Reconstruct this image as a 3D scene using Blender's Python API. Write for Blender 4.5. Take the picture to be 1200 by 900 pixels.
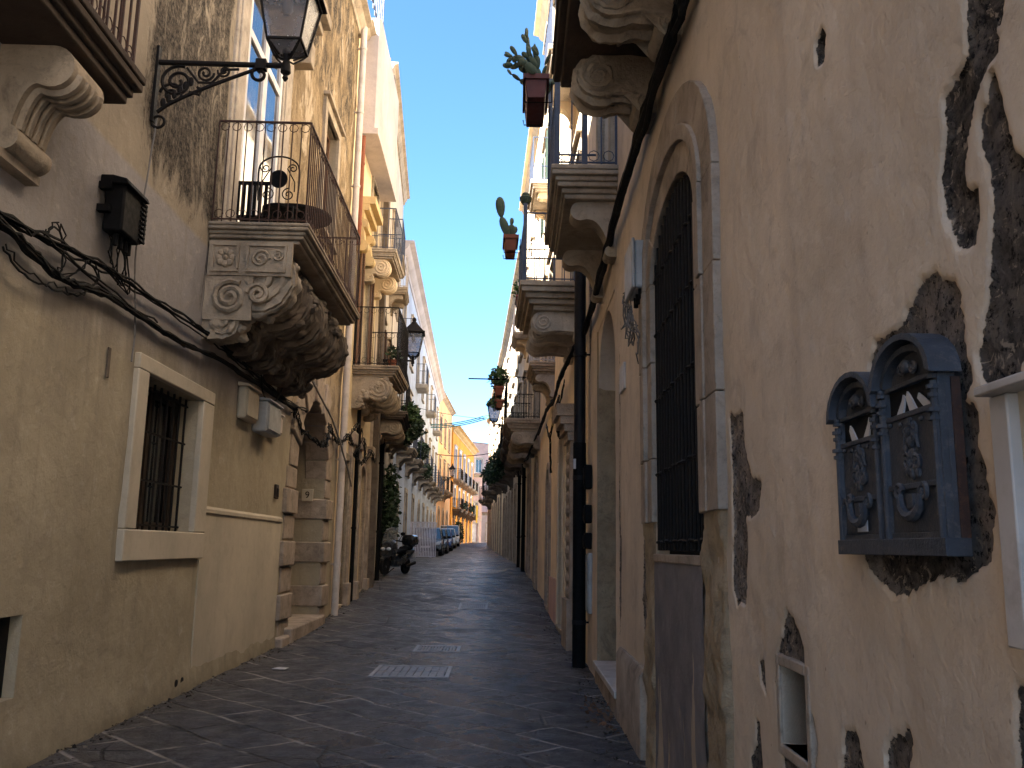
import bpy, bmesh, math, random
import numpy as np
from mathutils import Vector, Matrix

for o in list(bpy.data.objects):
    bpy.data.objects.remove(o)
scene = bpy.context.scene
COL = scene.collection
R_ = math.radians
rnd = random.Random(7)

# ---------------------------------------------------------------- camera
YAW, PITCH, ROLL = R_(0.464), R_(10.362), R_(1.0)
cam_d = bpy.data.cameras.new("camera")
cam = bpy.data.objects.new("camera", cam_d)
COL.objects.link(cam)
f_ = Vector((math.sin(YAW) * math.cos(PITCH), math.cos(YAW) * math.cos(PITCH), math.sin(PITCH)))
r_ = Vector((math.cos(YAW), -math.sin(YAW), 0))
u_ = r_.cross(f_)
r2 = r_ * math.cos(ROLL) + u_ * math.sin(ROLL)
u2 = r2.cross(f_)
cam.matrix_world = Matrix(((r2.x, u2.x, -f_.x, 0), (r2.y, u2.y, -f_.y, 0), (r2.z, u2.z, -f_.z, 1.6), (0, 0, 0, 1)))
cam_d.sensor_fit = 'HORIZONTAL'
cam_d.sensor_width = 36
cam_d.lens = 36 * 1050 / 1200
cam_d.clip_start = 0.05
cam_d.clip_end = 2000
scene.camera = cam

# ---------------------------------------------------------------- sky, sun, exposure
SUN_EL = R_(46)
SUN_DIR = Vector((-0.80, -0.60, 0)).normalized()          # horizontal direction towards the sun
world = bpy.data.worlds.new("World")
scene.world = world
world.use_nodes = True
wn = world.node_tree
bg = wn.nodes['Background']
sky = wn.nodes.new('ShaderNodeTexSky')
sky.sky_type = 'NISHITA'
sky.sun_disc = False
sky.sun_elevation = SUN_EL
sky.sun_rotation = math.atan2(SUN_DIR.x, SUN_DIR.y)
sky.air_density = 0.58
sky.dust_density = 0.25
sky.ozone_density = 3.0
hs = wn.nodes.new('ShaderNodeHueSaturation')
hs.inputs['Hue'].default_value = 0.488
hs.inputs['Saturation'].default_value = 1.1
wn.links.new(sky.outputs[0], hs.inputs['Color'])
wn.links.new(hs.outputs[0], bg.inputs[0])
bg.inputs[1].default_value = 0.06
sd = bpy.data.lights.new("sun", 'SUN')
sd.energy = 5.0
sd.angle = R_(0.5)
sd.color = (1.0, 0.955, 0.89)
so = bpy.data.objects.new("sun", sd)
COL.objects.link(so)
to_sun = Vector((SUN_DIR.x * math.cos(SUN_EL), SUN_DIR.y * math.cos(SUN_EL), math.sin(SUN_EL)))
so.rotation_euler = to_sun.to_track_quat('Z', 'Y').to_euler()
so.location = (0, 0, 40)
scene.view_settings.view_transform = 'Standard'
scene.view_settings.look = 'None'
scene.view_settings.exposure = 3.3
scene.view_settings.gamma = 1.0
scene.view_settings.use_curve_mapping = False
scene.cycles.max_bounces = 10
scene.cycles.diffuse_bounces = 7

# ---------------------------------------------------------------- node helper
class Mt:
    def __init__(s, name, rough=0.8, spec=0.3):
        s.m = bpy.data.materials.new(name)
        s.m.use_nodes = True
        s.t = s.m.node_tree
        s.b = s.t.nodes['Principled BSDF']
        s.b.inputs['Roughness'].default_value = rough
        s.b.inputs['Specular IOR Level'].default_value = spec
        s._obj = None
    def n(s, typ):
        return s.t.nodes.new(typ)
    def l(s, a, b):
        s.t.links.new(a, b)
    def put(s, inp, v):
        if hasattr(v, 'links'):
            s.l(v, inp)
        elif isinstance(v, (tuple, list)):
            inp.default_value = tuple(v) + ((1,) if len(v) == 3 and len(inp.default_value) == 4 else ())
        else:
            inp.default_value = v
    def obj(s):
        if s._obj is None:
            s._obj = s.n('ShaderNodeTexCoord').outputs['Object']
        return s._obj
    def mapv(s, scale=(1, 1, 1), rot=(0, 0, 0), vec=None, loc=(0, 0, 0)):
        m = s.n('ShaderNodeMapping')
        s.l(vec or s.obj(), m.inputs[0])
        m.inputs['Scale'].default_value = scale
        m.inputs['Rotation'].default_value = rot
        m.inputs['Location'].default_value = loc
        return m.outputs[0]
    def noise(s, scale, det=4, rough=0.55, dist=0, vec=None, col=False):
        x = s.n('ShaderNodeTexNoise')
        s.l(vec or s.obj(), x.inputs['Vector'])
        x.inputs['Scale'].default_value = scale
        x.inputs['Detail'].default_value = det
        x.inputs['Roughness'].default_value = rough
        x.inputs['Distortion'].default_value = dist
        return x.outputs['Color' if col else 'Fac']
    def vor(s, scale, feat='F1', vec=None, out='Distance'):
        x = s.n('ShaderNodeTexVoronoi')
        x.feature = feat
        s.l(vec or s.obj(), x.inputs['Vector'])
        x.inputs['Scale'].default_value = scale
        return x.outputs[out]
    def mr(s, v, a, b, c=0.0, d=1.0):
        x = s.n('ShaderNodeMapRange')
        s.put(x.inputs[0], v)
        for i, q in enumerate((a, b, c, d)):
            x.inputs[i + 1].default_value = q
        return x.outputs[0]
    def ma(s, op, a, b=0.0):
        x = s.n('ShaderNodeMath')
        x.operation = op
        s.put(x.inputs[0], a)
        s.put(x.inputs[1], b)
        return x.outputs[0]
    def mix(s, f, a, b, mode='MIX'):
        x = s.n('ShaderNodeMix')
        x.data_type = 'RGBA'
        x.blend_type = mode
        s.put(x.inputs[0], f)
        s.put(x.inputs[6], a)
        s.put(x.inputs[7], b)
        return x.outputs[2]
    def attr(s, name):
        x = s.n('ShaderNodeAttribute')
        x.attribute_name = name
        return x.outputs['Fac']
    def sep(s, vec=None):
        x = s.n('ShaderNodeSeparateXYZ')
        s.l(vec or s.obj(), x.inputs[0])
        return x.outputs
    def bump(s, h, strength=0.5, dist=0.02, normal=None):
        x = s.n('ShaderNodeBump')
        x.inputs['Strength'].default_value = strength
        x.inputs['Distance'].default_value = dist
        s.l(h, x.inputs['Height'])
        if normal is not None:
            s.l(normal, x.inputs['Normal'])
        return x.outputs[0]
    def done(s, color=None, rough=None, normal=None, metal=None):
        if color is not None: s.put(s.b.inputs['Base Color'], color)
        if rough is not None: s.put(s.b.inputs['Roughness'], rough)
        if normal is not None: s.l(normal, s.b.inputs['Normal'])
        if metal is not None: s.b.inputs['Metallic'].default_value = metal
        return s.m

def c3(c, k):
    return tuple(min(1, x * k) for x in c)

def plaster(name, base, dirt=(0.16, 0.13, 0.10), dirt_amt=0.5, streak=0.4, rough_b=0.5):
    """old lime plaster: blotches, vertical run marks, fine grain"""
    m = Mt(name, 0.9, 0.15)
    big = m.noise(0.7, 5, 0.6)
    c = m.mix(m.mr(big, 0.35, 0.7), c3(base, 0.80), c3(base, 1.1))
    c = m.mix(m.ma('MULTIPLY', m.mr(m.noise(4.5, 8, .72, .6), .52, .66), .3), c, c3(base, 0.62))
    st = m.noise(1.0, 5, 0.65, 0.4, m.mapv((2.6, 2.6, 0.16)))
    c = m.mix(m.ma('MULTIPLY', m.mr(st, 0.5, 0.78), streak), c, c3(base, 0.55))
    d = m.noise(1.7, 8, 0.72, 0.6)
    c = m.mix(m.ma('MULTIPLY', m.mr(d, 0.53, 0.72), dirt_amt), c, dirt)
    fine = m.noise(60, 4, 0.7)
    c = m.mix(m.ma('MULTIPLY', m.mr(fine, 0.5, 0.8), 0.25), c, c3(base, 0.6))
    h = m.ma('ADD', m.ma('MULTIPLY', m.noise(5, 8, 0.65), 1.0), m.ma('MULTIPLY', fine, 0.25))
    return m.done(c, None, m.bump(h, rough_b, 0.03))

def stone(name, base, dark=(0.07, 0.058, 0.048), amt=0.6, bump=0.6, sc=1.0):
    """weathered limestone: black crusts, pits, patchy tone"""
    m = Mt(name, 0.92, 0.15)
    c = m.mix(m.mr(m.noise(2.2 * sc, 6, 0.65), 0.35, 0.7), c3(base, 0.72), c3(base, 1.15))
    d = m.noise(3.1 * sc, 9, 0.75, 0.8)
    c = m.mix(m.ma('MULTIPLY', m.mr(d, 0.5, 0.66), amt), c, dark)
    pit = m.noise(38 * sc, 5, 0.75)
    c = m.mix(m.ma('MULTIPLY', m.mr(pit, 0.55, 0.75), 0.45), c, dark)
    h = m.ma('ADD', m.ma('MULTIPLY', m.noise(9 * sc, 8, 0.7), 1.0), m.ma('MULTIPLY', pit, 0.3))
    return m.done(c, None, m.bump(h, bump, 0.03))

def paint(name, base, rough=0.5, wear=None, wear_amt=0.5, metal=0.0, bump=0.15, sc=14, spec=0.3):
    m = Mt(name, rough, spec)
    c = m.mix(m.mr(m.noise(sc * 0.4, 5, 0.6), 0.35, 0.7), c3(base, 0.8), c3(base, 1.15))
    if wear:
        c = m.mix(m.ma('MULTIPLY', m.mr(m.noise(sc, 8, 0.75), 0.52, 0.66), wear_amt), c, wear)
    r = m.mr(m.noise(sc, 5), 0.3, 0.7, max(0.05, rough - 0.12), min(1, rough + 0.15))
    return m.done(c, r, m.bump(m.noise(sc * 4, 5, 0.65), bump, 0.01), metal)

def glass(name, tint=(0.02, 0.025, 0.03), ior=1.9):
    m = Mt(name, 0.04, 0.5)
    m.b.inputs['IOR'].default_value = ior
    c = m.mix(m.mr(m.noise(0.8, 2), 0.4, 0.6), tint, c3(tint, 1.6))
    r = m.mr(m.noise(5, 5), 0.4, 0.75, 0.02, 0.1)
    return m.done(c, r, m.bump(m.noise(1.4, 1), 0.03, 0.02))

# ---------------------------------------------------------------- materials
MAT = {}
def left_wall_mat():
    m = Mt('left_house_plaster', 0.92, 0.12)
    z = m.sep()[2]
    zz = m.ma('ADD', z, m.mr(m.noise(1.1, 6, 0.6), 0, 1, -0.25, 0.25))
    lo, mid, up = (0.43, 0.37, 0.265), (0.35, 0.325, 0.315), (0.38, 0.32, 0.24)
    c = m.mix(m.mr(zz, 3.45, 3.85), lo, mid)
    c = m.mix(m.mr(z, 5.17, 5.23), c, up)
    big = m.noise(0.6, 6, 0.6)
    c = m.mix(m.mr(big, 0.3, 0.72), c, m.mix(1.0, c, (0.74, 0.73, 0.72), 'MULTIPLY'))
    blot = m.noise(3.3, 8, 0.7, 0.8)
    c = m.mix(m.ma('MULTIPLY', m.mr(blot, 0.5, 0.66), 0.35), c, (0.25, 0.215, 0.17))
    c = m.mix(m.ma('MULTIPLY', m.mr(m.noise(7, 8, 0.72, 0.4), 0.56, 0.7), 0.3), c, (0.60, 0.54, 0.46))
    # soot and rain marks under the cables
    st = m.noise(1.0, 6, 0.65, 0.3, m.mapv((3.0, 3.0, 0.22)))
    band = m.ma('MULTIPLY', m.mr(z, 2.9, 3.55), m.mr(z, 4.2, 3.7))
    c = m.mix(m.ma('MULTIPLY', m.ma('MULTIPLY', m.mr(st, 0.36, 0.62), band), 0.55), c, (0.16, 0.14, 0.12))
    dr = m.noise(1.0, 6, 0.65, 0.2, m.mapv((5.5, 5.5, 0.28), (0, 0, 0), None, (2, 5, 0)))
    c = m.mix(m.ma('MULTIPLY', m.mr(dr, 0.55, 0.72), 0.4), c, (0.21, 0.18, 0.135))
    # damp foot of the wall
    foot = m.mr(m.ma('ADD', z, m.mr(m.noise(2.5, 7, 0.7), 0, 1, -0.5, 0.5)), 0.55, -0.15)
    c = m.mix(m.ma('MULTIPLY', foot, 0.85), c, (0.095, 0.078, 0.055))
    # rough ochre render, upper far part
    ro = m.attr('rough')
    pn = m.noise(2.4, 9, 0.72, 0.5, m.mapv((1, 1, 0.6)))
    oc = m.mix(m.mr(pn, 0.42, 0.56), (0.20, 0.145, 0.085), (0.37, 0.275, 0.165))
    oc = m.mix(m.mr(m.noise(1.3, 6, 0.7, 0.6, m.mapv((1, 1, 0.45))), 0.57, 0.62), oc, (0.52, 0.42, 0.30))
    oc = m.mix(m.mr(m.noise(16, 6, 0.7), 0.55, 0.72), oc, (0.10, 0.075, 0.05))
    c = m.mix(ro, c, oc)
    # black mould
    sn = m.noise(2.6, 10, 0.80, 0.9, m.mapv((1, 1, 0.38)))
    sa = m.ma('ADD', m.ma('MULTIPLY', m.attr('stain'), 0.34), m.ma('SUBTRACT', sn, 0.52))
    c = m.mix(m.ma('MULTIPLY', m.mr(sa, 0.20, 0.30), m.mr(m.noise(14, 8, 0.78), 0.36, 0.52, 0.55, 1.0)), c, m.mix(m.mr(m.noise(22, 6, .75), .4, .65), (0.014, 0.013, 0.012), (0.13, 0.105, 0.08)))
    fine = m.noise(55, 5, 0.7)
    c = m.mix(m.ma('MULTIPLY', m.mr(fine, 0.52, 0.8), 0.3), c, (0.25, 0.21, 0.17))
    h = m.ma('ADD', m.noise(4, 8, 0.62), m.ma('MULTIPLY', fine, 0.15))
    nb = m.bump(h, 0.65, 0.04)
    h2 = m.ma('MULTIPLY', m.noise(13, 8, 0.75), m.ma('ADD', ro, m.ma('MULTIPLY', m.attr('stain'), 0.5)))
    return m.done(c, None, m.bump(h2, 0.9, 0.05, nb))

def right_wall_mat():
    m = Mt('right_house_plaster', 0.93, 0.12)
    base = (0.66, 0.55, 0.435)
    big = m.noise(0.8, 6, 0.6)
    c = m.mix(m.mr(big, 0.32, 0.7), c3(base, 0.76), c3(base, 1.1))
    c = m.mix(m.ma('MULTIPLY', m.mr(m.noise(3.6, 9, 0.75, 0.8), 0.52, 0.66), 0.4), c, (0.34, 0.275, 0.225))
    c = m.mix(m.ma('MULTIPLY', m.mr(m.noise(9, 8, 0.75, 0.5), 0.56, 0.68), 0.35), c, (0.68, 0.60, 0.53))
    st = m.noise(1.0, 6, 0.6, 0.4, m.mapv((3.4, 3.4, 0.2)))
    c = m.mix(m.ma('MULTIPLY', m.mr(st, 0.5, 0.75), 0.40), c, (0.40, 0.33, 0.27))
    st2 = m.noise(1.0, 6, 0.6, 0.2, m.mapv((7, 7, 0.35), (0, 0, 0), None, (3, 1, 0)))
    c = m.mix(m.ma('MULTIPLY', m.mr(st2, 0.58, 0.8), 0.35), c, (0.30, 0.25, 0.21))
    ochre = m.noise(2.2, 7, 0.7, 0.5)
    c = m.mix(m.ma('MULTIPLY', m.mr(ochre, 0.56, 0.72), 0.40), c, (0.47, 0.375, 0.25))
    fine = m.noise(70, 5, 0.72)
    c = m.mix(m.ma('MULTIPLY', m.mr(fine, 0.55, 0.8), 0.35), c, (0.28, 0.22, 0.17))
    pk = m.vor(9, 'F1', m.mapv((1, 1, 0.8)))
    c = m.mix(m.ma('MULTIPLY', m.mr(pk, 0.06, 0.03), 0.6), c, (0.18, 0.14, 0.11))
    # bare mortar where the plaster has fallen
    gr = m.noise(26, 8, 0.75)
    mo = m.mix(m.mr(gr, 0.35, 0.68), (0.10, 0.088, 0.08), (0.24, 0.205, 0.185))
    dk = m.mix(m.mr(gr, 0.35, 0.7), (0.022, 0.018, 0.016), (0.12, 0.10, 0.085))
    mo = m.mix(m.mr(m.noise(6, 7, 0.7, 0.6), 0.44, 0.58), mo, c3((0.30, 0.255, 0.225), 1.0))
    dk = m.mix(m.mr(m.noise(7, 8, 0.72, 0.8), 0.48, 0.60), dk, (0.17, 0.14, 0.115))
    mo = m.mix(m.attr('dark'), mo, dk)
    mo = m.mix(m.mr(m.noise(36, 6, 0.8), 0.53, 0.60), mo, (0.014, 0.012, 0.011))
    mo = m.mix(m.mr(m.noise(17, 8, 0.75, 1.0), 0.575, 0.60), mo, (0.36, 0.29, 0.225))
    pe = m.ma('ADD', m.attr('peel'), m.mr(m.noise(40, 6, 0.7), 0.3, 0.7, -0.2, 0.2))
    pm = m.mr(pe, 0.46, 0.54)
    # pale raw edge of the broken plaster
    edge = m.ma('MULTIPLY', m.mr(pe, 0.18, 0.44), m.mr(pe, 0.52, 0.45))
    c = m.mix(m.ma('MULTIPLY', edge, 0.3), c, (0.40, 0.32, 0.25))
    c = m.mix(pm, c, mo)
    h = m.ma('ADD', m.noise(5, 8, 0.62), m.ma('MULTIPLY', fine, 0.12))
    h = m.ma('ADD', h, m.ma('MULTIPLY', m.mr(m.noise(3.3, 3, 0.5, 1.5), 0.49, 0.5), 0.03))
    nb = m.bump(h, 0.5, 0.035)
    h2 = m.ma('ADD', m.ma('MULTIPLY', m.ma('MULTIPLY', gr, pm), 0.8), m.ma('MULTIPLY', pm, -0.6))
    return m.done(c, None, m.bump(h2, 1.0, 0.03, nb))

def infill_mat():
    m = Mt('grey_render', 0.92, 0.12)
    g = m.mix(m.mr(m.noise(3, 7, 0.65), 0.35, 0.7), (0.15, 0.14, 0.145), (0.24, 0.22, 0.225))
    z = m.sep()[2]
    pn = m.noise(1.0, 7, 0.6, 0.5, m.mapv((5.5, 5.5, 0.55)))
    pn = m.ma('ADD', pn, m.mr(z, 0.0, 1.5, 0.10, -0.13))
    c = m.mix(m.mr(pn, 0.53, 0.545), g, (0.40, 0.325, 0.25))
    c = m.mix(m.mr(m.noise(50, 5, 0.7), 0.55, 0.8, 0, 0.4), c, (0.10, 0.085, 0.075))
    h = m.ma('ADD', m.ma('MULTIPLY', m.mr(pn, 0.53, 0.545), 0.5), m.noise(12, 8, 0.7))
    return m.done(c, None, m.bump(h, 0.6, 0.02))

def road_mat():
    m = Mt('basalt_slabs', 0.5, 0.30)
    wob = m.n('ShaderNodeVectorMath'); wob.operation = 'SCALE'
    m.l(m.noise(1.6, 4, 0.6, 0, None, True), wob.inputs[0]); wob.inputs['Scale'].default_value = 0.07
    add = m.n('ShaderNodeVectorMath'); add.operation = 'ADD'
    m.l(m.obj(), add.inputs[0]); m.l(wob.outputs[0], add.inputs[1])
    v = m.mapv((1, 1, 1), (0, 0, R_(47)), add.outputs[0])
    br = m.n('ShaderNodeTexBrick')
    m.l(v, br.inputs['Vector'])
    br.inputs['Scale'].default_value = 1.0
    br.inputs['Brick Width'].default_value = 0.98
    br.inputs['Row Height'].default_value = 0.52
    br.inputs['Mortar Size'].default_value = 0.028
    br.inputs['Mortar Smooth'].default_value = 0.8
    br.inputs['Bias'].default_value = 0.0
    br.offset = 0.43
    br.inputs['Color1'].default_value = (0.0, 0.0, 0.0, 1)
    br.inputs['Color2'].default_value = (1, 1, 1, 1)
    br.inputs['Mortar'].default_value = (0.5, 0.5, 0.5, 1)
    joint, tone = br.outputs['Fac'], br.outputs['Color']
    sl = m.mix(tone, (0.020, 0.023, 0.034), (0.070, 0.076, 0.098))
    sl = m.mix(m.mr(m.noise(3.2, 9, 0.75, 0.5), 0.44, 0.60), sl, (0.014, 0.015, 0.020))
    sl = m.mix(m.ma('MULTIPLY', m.mr(m.noise(9, 9, 0.8, 0.4), 0.52, 0.64), 0.7), sl, (0.16, 0.155, 0.165))
    # dust lying along the walls and blotches of spilt mortar
    x = m.sep()[0]
    edge = m.mr(m.ma('ADD', m.ma('ABSOLUTE', m.ma('ADD', x, 1.0)), m.mr(m.noise(0.9, 7, 0.65), 0, 1, -1.0, 1.0)), 1.3, 2.9)
    sl = m.mix(m.ma('MULTIPLY', edge, 0.6), sl, (0.105, 0.086, 0.068))
    spill = m.mr(m.noise(1.4, 9, 0.72, 0.9), 0.64, 0.69)
    sl = m.mix(m.ma('MULTIPLY', spill, 0.5), sl, (0.19, 0.175, 0.165))
    jd = m.mix(m.mr(m.noise(1.0, 6, 0.65), 0.44, 0.56), (0.008, 0.008, 0.009), (0.30, 0.275, 0.26))
    c = m.mix(m.ma('MULTIPLY', joint, m.mr(m.noise(5, 6, 0.7), 0.30, 0.46)), sl, jd)
    cr = m.vor(0.8, 'DISTANCE_TO_EDGE', add.outputs[0])
    crm = m.ma('MULTIPLY', m.mr(cr, 0.014, 0.004), m.mr(m.noise(0.55, 3), 0.48, 0.56))
    c = m.mix(crm, c, (0.006, 0.006, 0.007))
    pits = m.noise(34, 7, 0.75)
    track = m.mr(m.ma('ABSOLUTE', m.ma('SUBTRACT', m.ma('ADD', x, m.mr(m.noise(0.35, 4), 0, 1, -0.9, 0.9)), -0.55)), 0.25, 1.5, 1.0, 0.0)
    c = m.mix(m.ma('MULTIPLY', track, 0.22), c, (0.062, 0.068, 0.088))
    c = m.mix(m.ma('MULTIPLY', m.mr(m.noise(0.5, 6, .65, .6), .54, .64), 0.5), c, (0.11, 0.10, 0.095))
    c = m.mix(m.ma('MULTIPLY', m.mr(pits, 0.50, 0.60), 0.75), c, (0.008, 0.008, 0.012))
    speck = m.noise(22, 7, 0.8, 0, m.mapv((1, 1, 1), (0, 0, 0), None, (4, 7, 0)))
    c = m.mix(m.ma('MULTIPLY', m.mr(speck, 0.56, 0.66), 0.6), c, (0.15, 0.155, 0.18))
    c = m.mix(m.ma('MULTIPLY', joint, m.mr(m.noise(5, 6, 0.7), 0.30, 0.46)), c, jd)
    h = m.ma('ADD', m.ma('MULTIPLY', joint, -0.8), m.ma('MULTIPLY', m.noise(7, 9, 0.7), 1.0))
    h = m.ma('ADD', h, m.ma('MULTIPLY', crm, -1.0))
    h = m.ma('ADD', h, m.ma('MULTIPLY', pits, 0.9))
    h = m.ma('ADD', h, m.ma('MULTIPLY', tone, 0.5))
    r = m.mr(m.ma('ADD', m.ma('ADD', m.noise(3, 8, 0.7), m.ma('MULTIPLY', edge, 0.25)), m.ma('ADD', m.ma('MULTIPLY', m.ma('SUBTRACT', tone, 0.5), 0.22), m.ma('MULTIPLY', track, -0.16))), 0.30, 0.72, 0.22, 0.72)
    return m.done(c, r, m.bump(h, 0.85, 0.03))

MAT['left_wall'] = left_wall_mat()
MAT['right_wall'] = right_wall_mat()
MAT['infill'] = infill_mat()
MAT['road'] = road_mat()
MAT['stone'] = stone('carved_limestone', (0.40, 0.33, 0.25), amt=0.5)
MAT['stone_dark'] = stone('dark_limestone', (0.15, 0.12, 0.095), amt=0.8)  # much darker tone of the carved limestone
MAT['stone_pale'] = stone('pale_carved_limestone', (0.50, 0.43, 0.35), amt=0.4)  # paler tone of the same limestone
MAT['soffit'] = stone('dark_soffit_stone', (0.085, 0.064, 0.05), amt=0.65)  # darkest stone tone, for balcony slabs and undersides
MAT['jamb'] = stone('brown_worn_stone', (0.40, 0.325, 0.26), amt=0.45, sc=1.4)
MAT['rubble'] = stone('crumbling_rubble', (0.40, 0.31, 0.205), amt=0.45, bump=1.0, sc=1.2)
MAT['frame_plaster'] = plaster('window_frame_plaster', (0.56, 0.49, 0.38), dirt_amt=0.15, streak=0.25, rough_b=0.2)
MAT['cream'] = plaster('cream_plaster', (0.74, 0.60, 0.42), dirt_amt=0.25)
MAT['yellow'] = plaster('yellow_plaster', (0.62, 0.46, 0.24), dirt_amt=0.45)
MAT['pink_white'] = plaster('pinkish_white_plaster', (0.50, 0.44, 0.43), dirt_amt=0.12, streak=0.2)
MAT['bluewhite'] = plaster('sky_tinted_white_plaster', (0.47, 0.53, 0.64), dirt_amt=0.3)  # blue of the sky light mixed into a white plaster's colour
MAT['tan'] = plaster('tan_plaster', (0.86, 0.70, 0.49), dirt_amt=0.15)
MAT['greyplaster'] = plaster('grey_plaster', (0.60, 0.52, 0.42), dirt_amt=0.5)
MAT['orange'] = plaster('orange_plaster', (0.92, 0.40, 0.06), dirt_amt=0.1, streak=0.2)
MAT['paleorange'] = plaster('pale_orange_plaster', (0.86, 0.53, 0.27), dirt_amt=0.08)
MAT['rose'] = plaster('rose_plaster', (0.62, 0.42, 0.36), dirt_amt=0.2)
MAT['roof'] = plaster('roof_tiles', (0.30, 0.17, 0.11))
MAT['iron'] = paint('black_iron', (0.010, 0.009, 0.009), 0.65, (0.035, 0.02, 0.014), 0.5, bump=0.3, sc=30, spec=0.15)
MAT['rust'] = paint('rusty_iron', (0.055, 0.030, 0.024), 0.75, (0.13, 0.06, 0.035), 0.7, bump=0.4, sc=40)
MAT['blueiron'] = paint('blue_grey_iron', (0.05, 0.065, 0.105), 0.5, (0.05, 0.03, 0.02), 0.4, sc=25)
MAT['palerail'] = paint('pale_painted_iron', (0.45, 0.42, 0.42), 0.6, (0.15, 0.09, 0.06), 0.5, sc=25)
MAT['black'] = paint('black_plastic', (0.006, 0.006, 0.007), 0.7, sc=20, spec=0.12)
MAT['cable'] = paint('cable_rubber', (0.009, 0.009, 0.009), 0.7, (0.05, 0.042, 0.038), 0.45, sc=18, spec=0.15)
MAT['cable_grey'] = paint('grey_cable', (0.16, 0.15, 0.145), 0.6, (0.05, 0.045, 0.04), 0.6, sc=18)
MAT['pvc'] = paint('off_white_pvc', (0.58, 0.51, 0.46), 0.5, (0.3, 0.24, 0.18), 0.4, sc=5)
MAT['box_grey'] = paint('grey_plastic', (0.36, 0.37, 0.38), 0.42, (0.2, 0.18, 0.16), 0.35, sc=8, bump=0.05)
MAT['pipe_black'] = paint('black_cast_iron', (0.010, 0.010, 0.013), 0.5, (0.04, 0.03, 0.028), 0.4, sc=16, spec=0.2)
MAT['mailbox'] = paint('slate_enamel', (0.048, 0.054, 0.068), 0.55, (0.14, 0.125, 0.12), 0.6, bump=0.35, sc=26)
MAT['paper'] = paint('paper', (0.55, 0.55, 0.58), 0.8, sc=5)
MAT['marble'] = paint('white_marble', (0.50, 0.47, 0.45), 0.45, (0.3, 0.26, 0.23), 0.5, sc=6, bump=0.05)
MAT['wood_dark'] = paint('dark_wood', (0.035, 0.022, 0.016), 0.7, (0.09, 0.06, 0.04), 0.5, sc=9)
MAT['wood_brown'] = paint('brown_wood', (0.16, 0.085, 0.05), 0.7, (0.09, 0.05, 0.03), 0.5, sc=9)
MAT['wood_pale'] = paint('weathered_pale_wood', (0.24, 0.19, 0.135), 0.8, (0.14, 0.10, 0.07), 0.6, sc=7)
MAT['shutter_blue'] = paint('blue_grey_shutter', (0.09, 0.14, 0.22), 0.6, (0.2, 0.2, 0.2), 0.4, sc=12)
MAT['shutter_green'] = paint('dark_green_shutter', (0.035, 0.06, 0.045), 0.65, (0.1, 0.1, 0.08), 0.4, sc=12)
MAT['white_frame'] = paint('white_joinery', (0.62, 0.60, 0.60), 0.45, (0.4, 0.36, 0.3), 0.3, sc=6, bump=0.05)
MAT['door_old'] = paint('darkened_door_planks', (0.105, 0.08, 0.055), 0.8, (0.05, 0.035, 0.025), 0.6, sc=7)  # planks coloured darker than beige so the doorway recess looks dim
MAT['rim_steel'] = paint('bright_worn_steel', (0.34, 0.34, 0.37), 0.5, (0.15, 0.14, 0.14), 0.5, sc=20)
MAT['void'] = paint('dark_interior', (0.006, 0.005, 0.005), 0.9, sc=3)  # near-black colour stands in for the shade inside openings
MAT['glass'] = glass('window_glass')
MAT['mirror'] = glass('reflective_double_glazing', (0.02, 0.022, 0.026), 3.2)
MAT['terracotta'] = paint('terracotta', (0.24, 0.08, 0.045), 0.8, (0.2, 0.09, 0.06), 0.5, sc=12)
MAT['maroon'] = paint('maroon_plastic', (0.10, 0.028, 0.028), 0.55, (0.10, 0.03, 0.03), 0.5, sc=12)
MAT['cactus'] = paint('cactus_skin', (0.05, 0.075, 0.05), 0.7, (0.13, 0.12, 0.07), 0.6, sc=22, bump=0.5)
MAT['soil'] = paint('soil', (0.05, 0.035, 0.025), 0.95, sc=30)
def leaf_mat(name, base):
    m = Mt(name, 0.6, 0.35)
    c = m.mix(m.mr(m.noise(5, 4), 0.35, 0.7), c3(base, 0.55), c3(base, 1.5))
    return m.done(c)
MAT['leaf'] = leaf_mat('green_leaves', (0.055, 0.10, 0.03))
MAT['leaf_dark'] = leaf_mat('dark_leaves', (0.03, 0.055, 0.022))
MAT['manhole'] = paint('worn_steel_plate', (0.22, 0.225, 0.25), 0.5, (0.09, 0.08, 0.075), 0.6, metal=0.3, sc=20, bump=0.4)
MAT['gate_paint'] = paint('lilac_white_metal', (0.72, 0.67, 0.74), 0.5, (0.35, 0.3, 0.3), 0.4, sc=6)
MAT['wire_green'] = paint('green_netting', (0.06, 0.20, 0.19), 0.8, sc=8)
MAT['yellow_cloth'] = paint('yellow_cloth', (0.70, 0.48, 0.06), 0.9, sc=4)
def lampglass():
    m = Mt('frosted_lamp_glass', 0.25, 0.5)
    c = m.mix(m.mr(m.noise(3, 3), 0.35, 0.7), (0.30, 0.30, 0.34), (0.46, 0.45, 0.47))
    m.b.inputs['Transmission Weight'].default_value = 0.75
    return m.done(c, m.mr(m.noise(6, 5), 0.3, 0.7, 0.12, 0.35))
MAT['lampglass'] = lampglass()
def screen_mat():
    m = Mt('clear_acrylic', 0.1, 0.5)
    m.b.inputs['Transmission Weight'].default_value = 0.85
    return m.done(m.mix(m.mr(m.noise(3, 3), 0.4, 0.6), (0.55, 0.58, 0.6), (0.7, 0.72, 0.74)))
MAT['screen'] = screen_mat()
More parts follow.
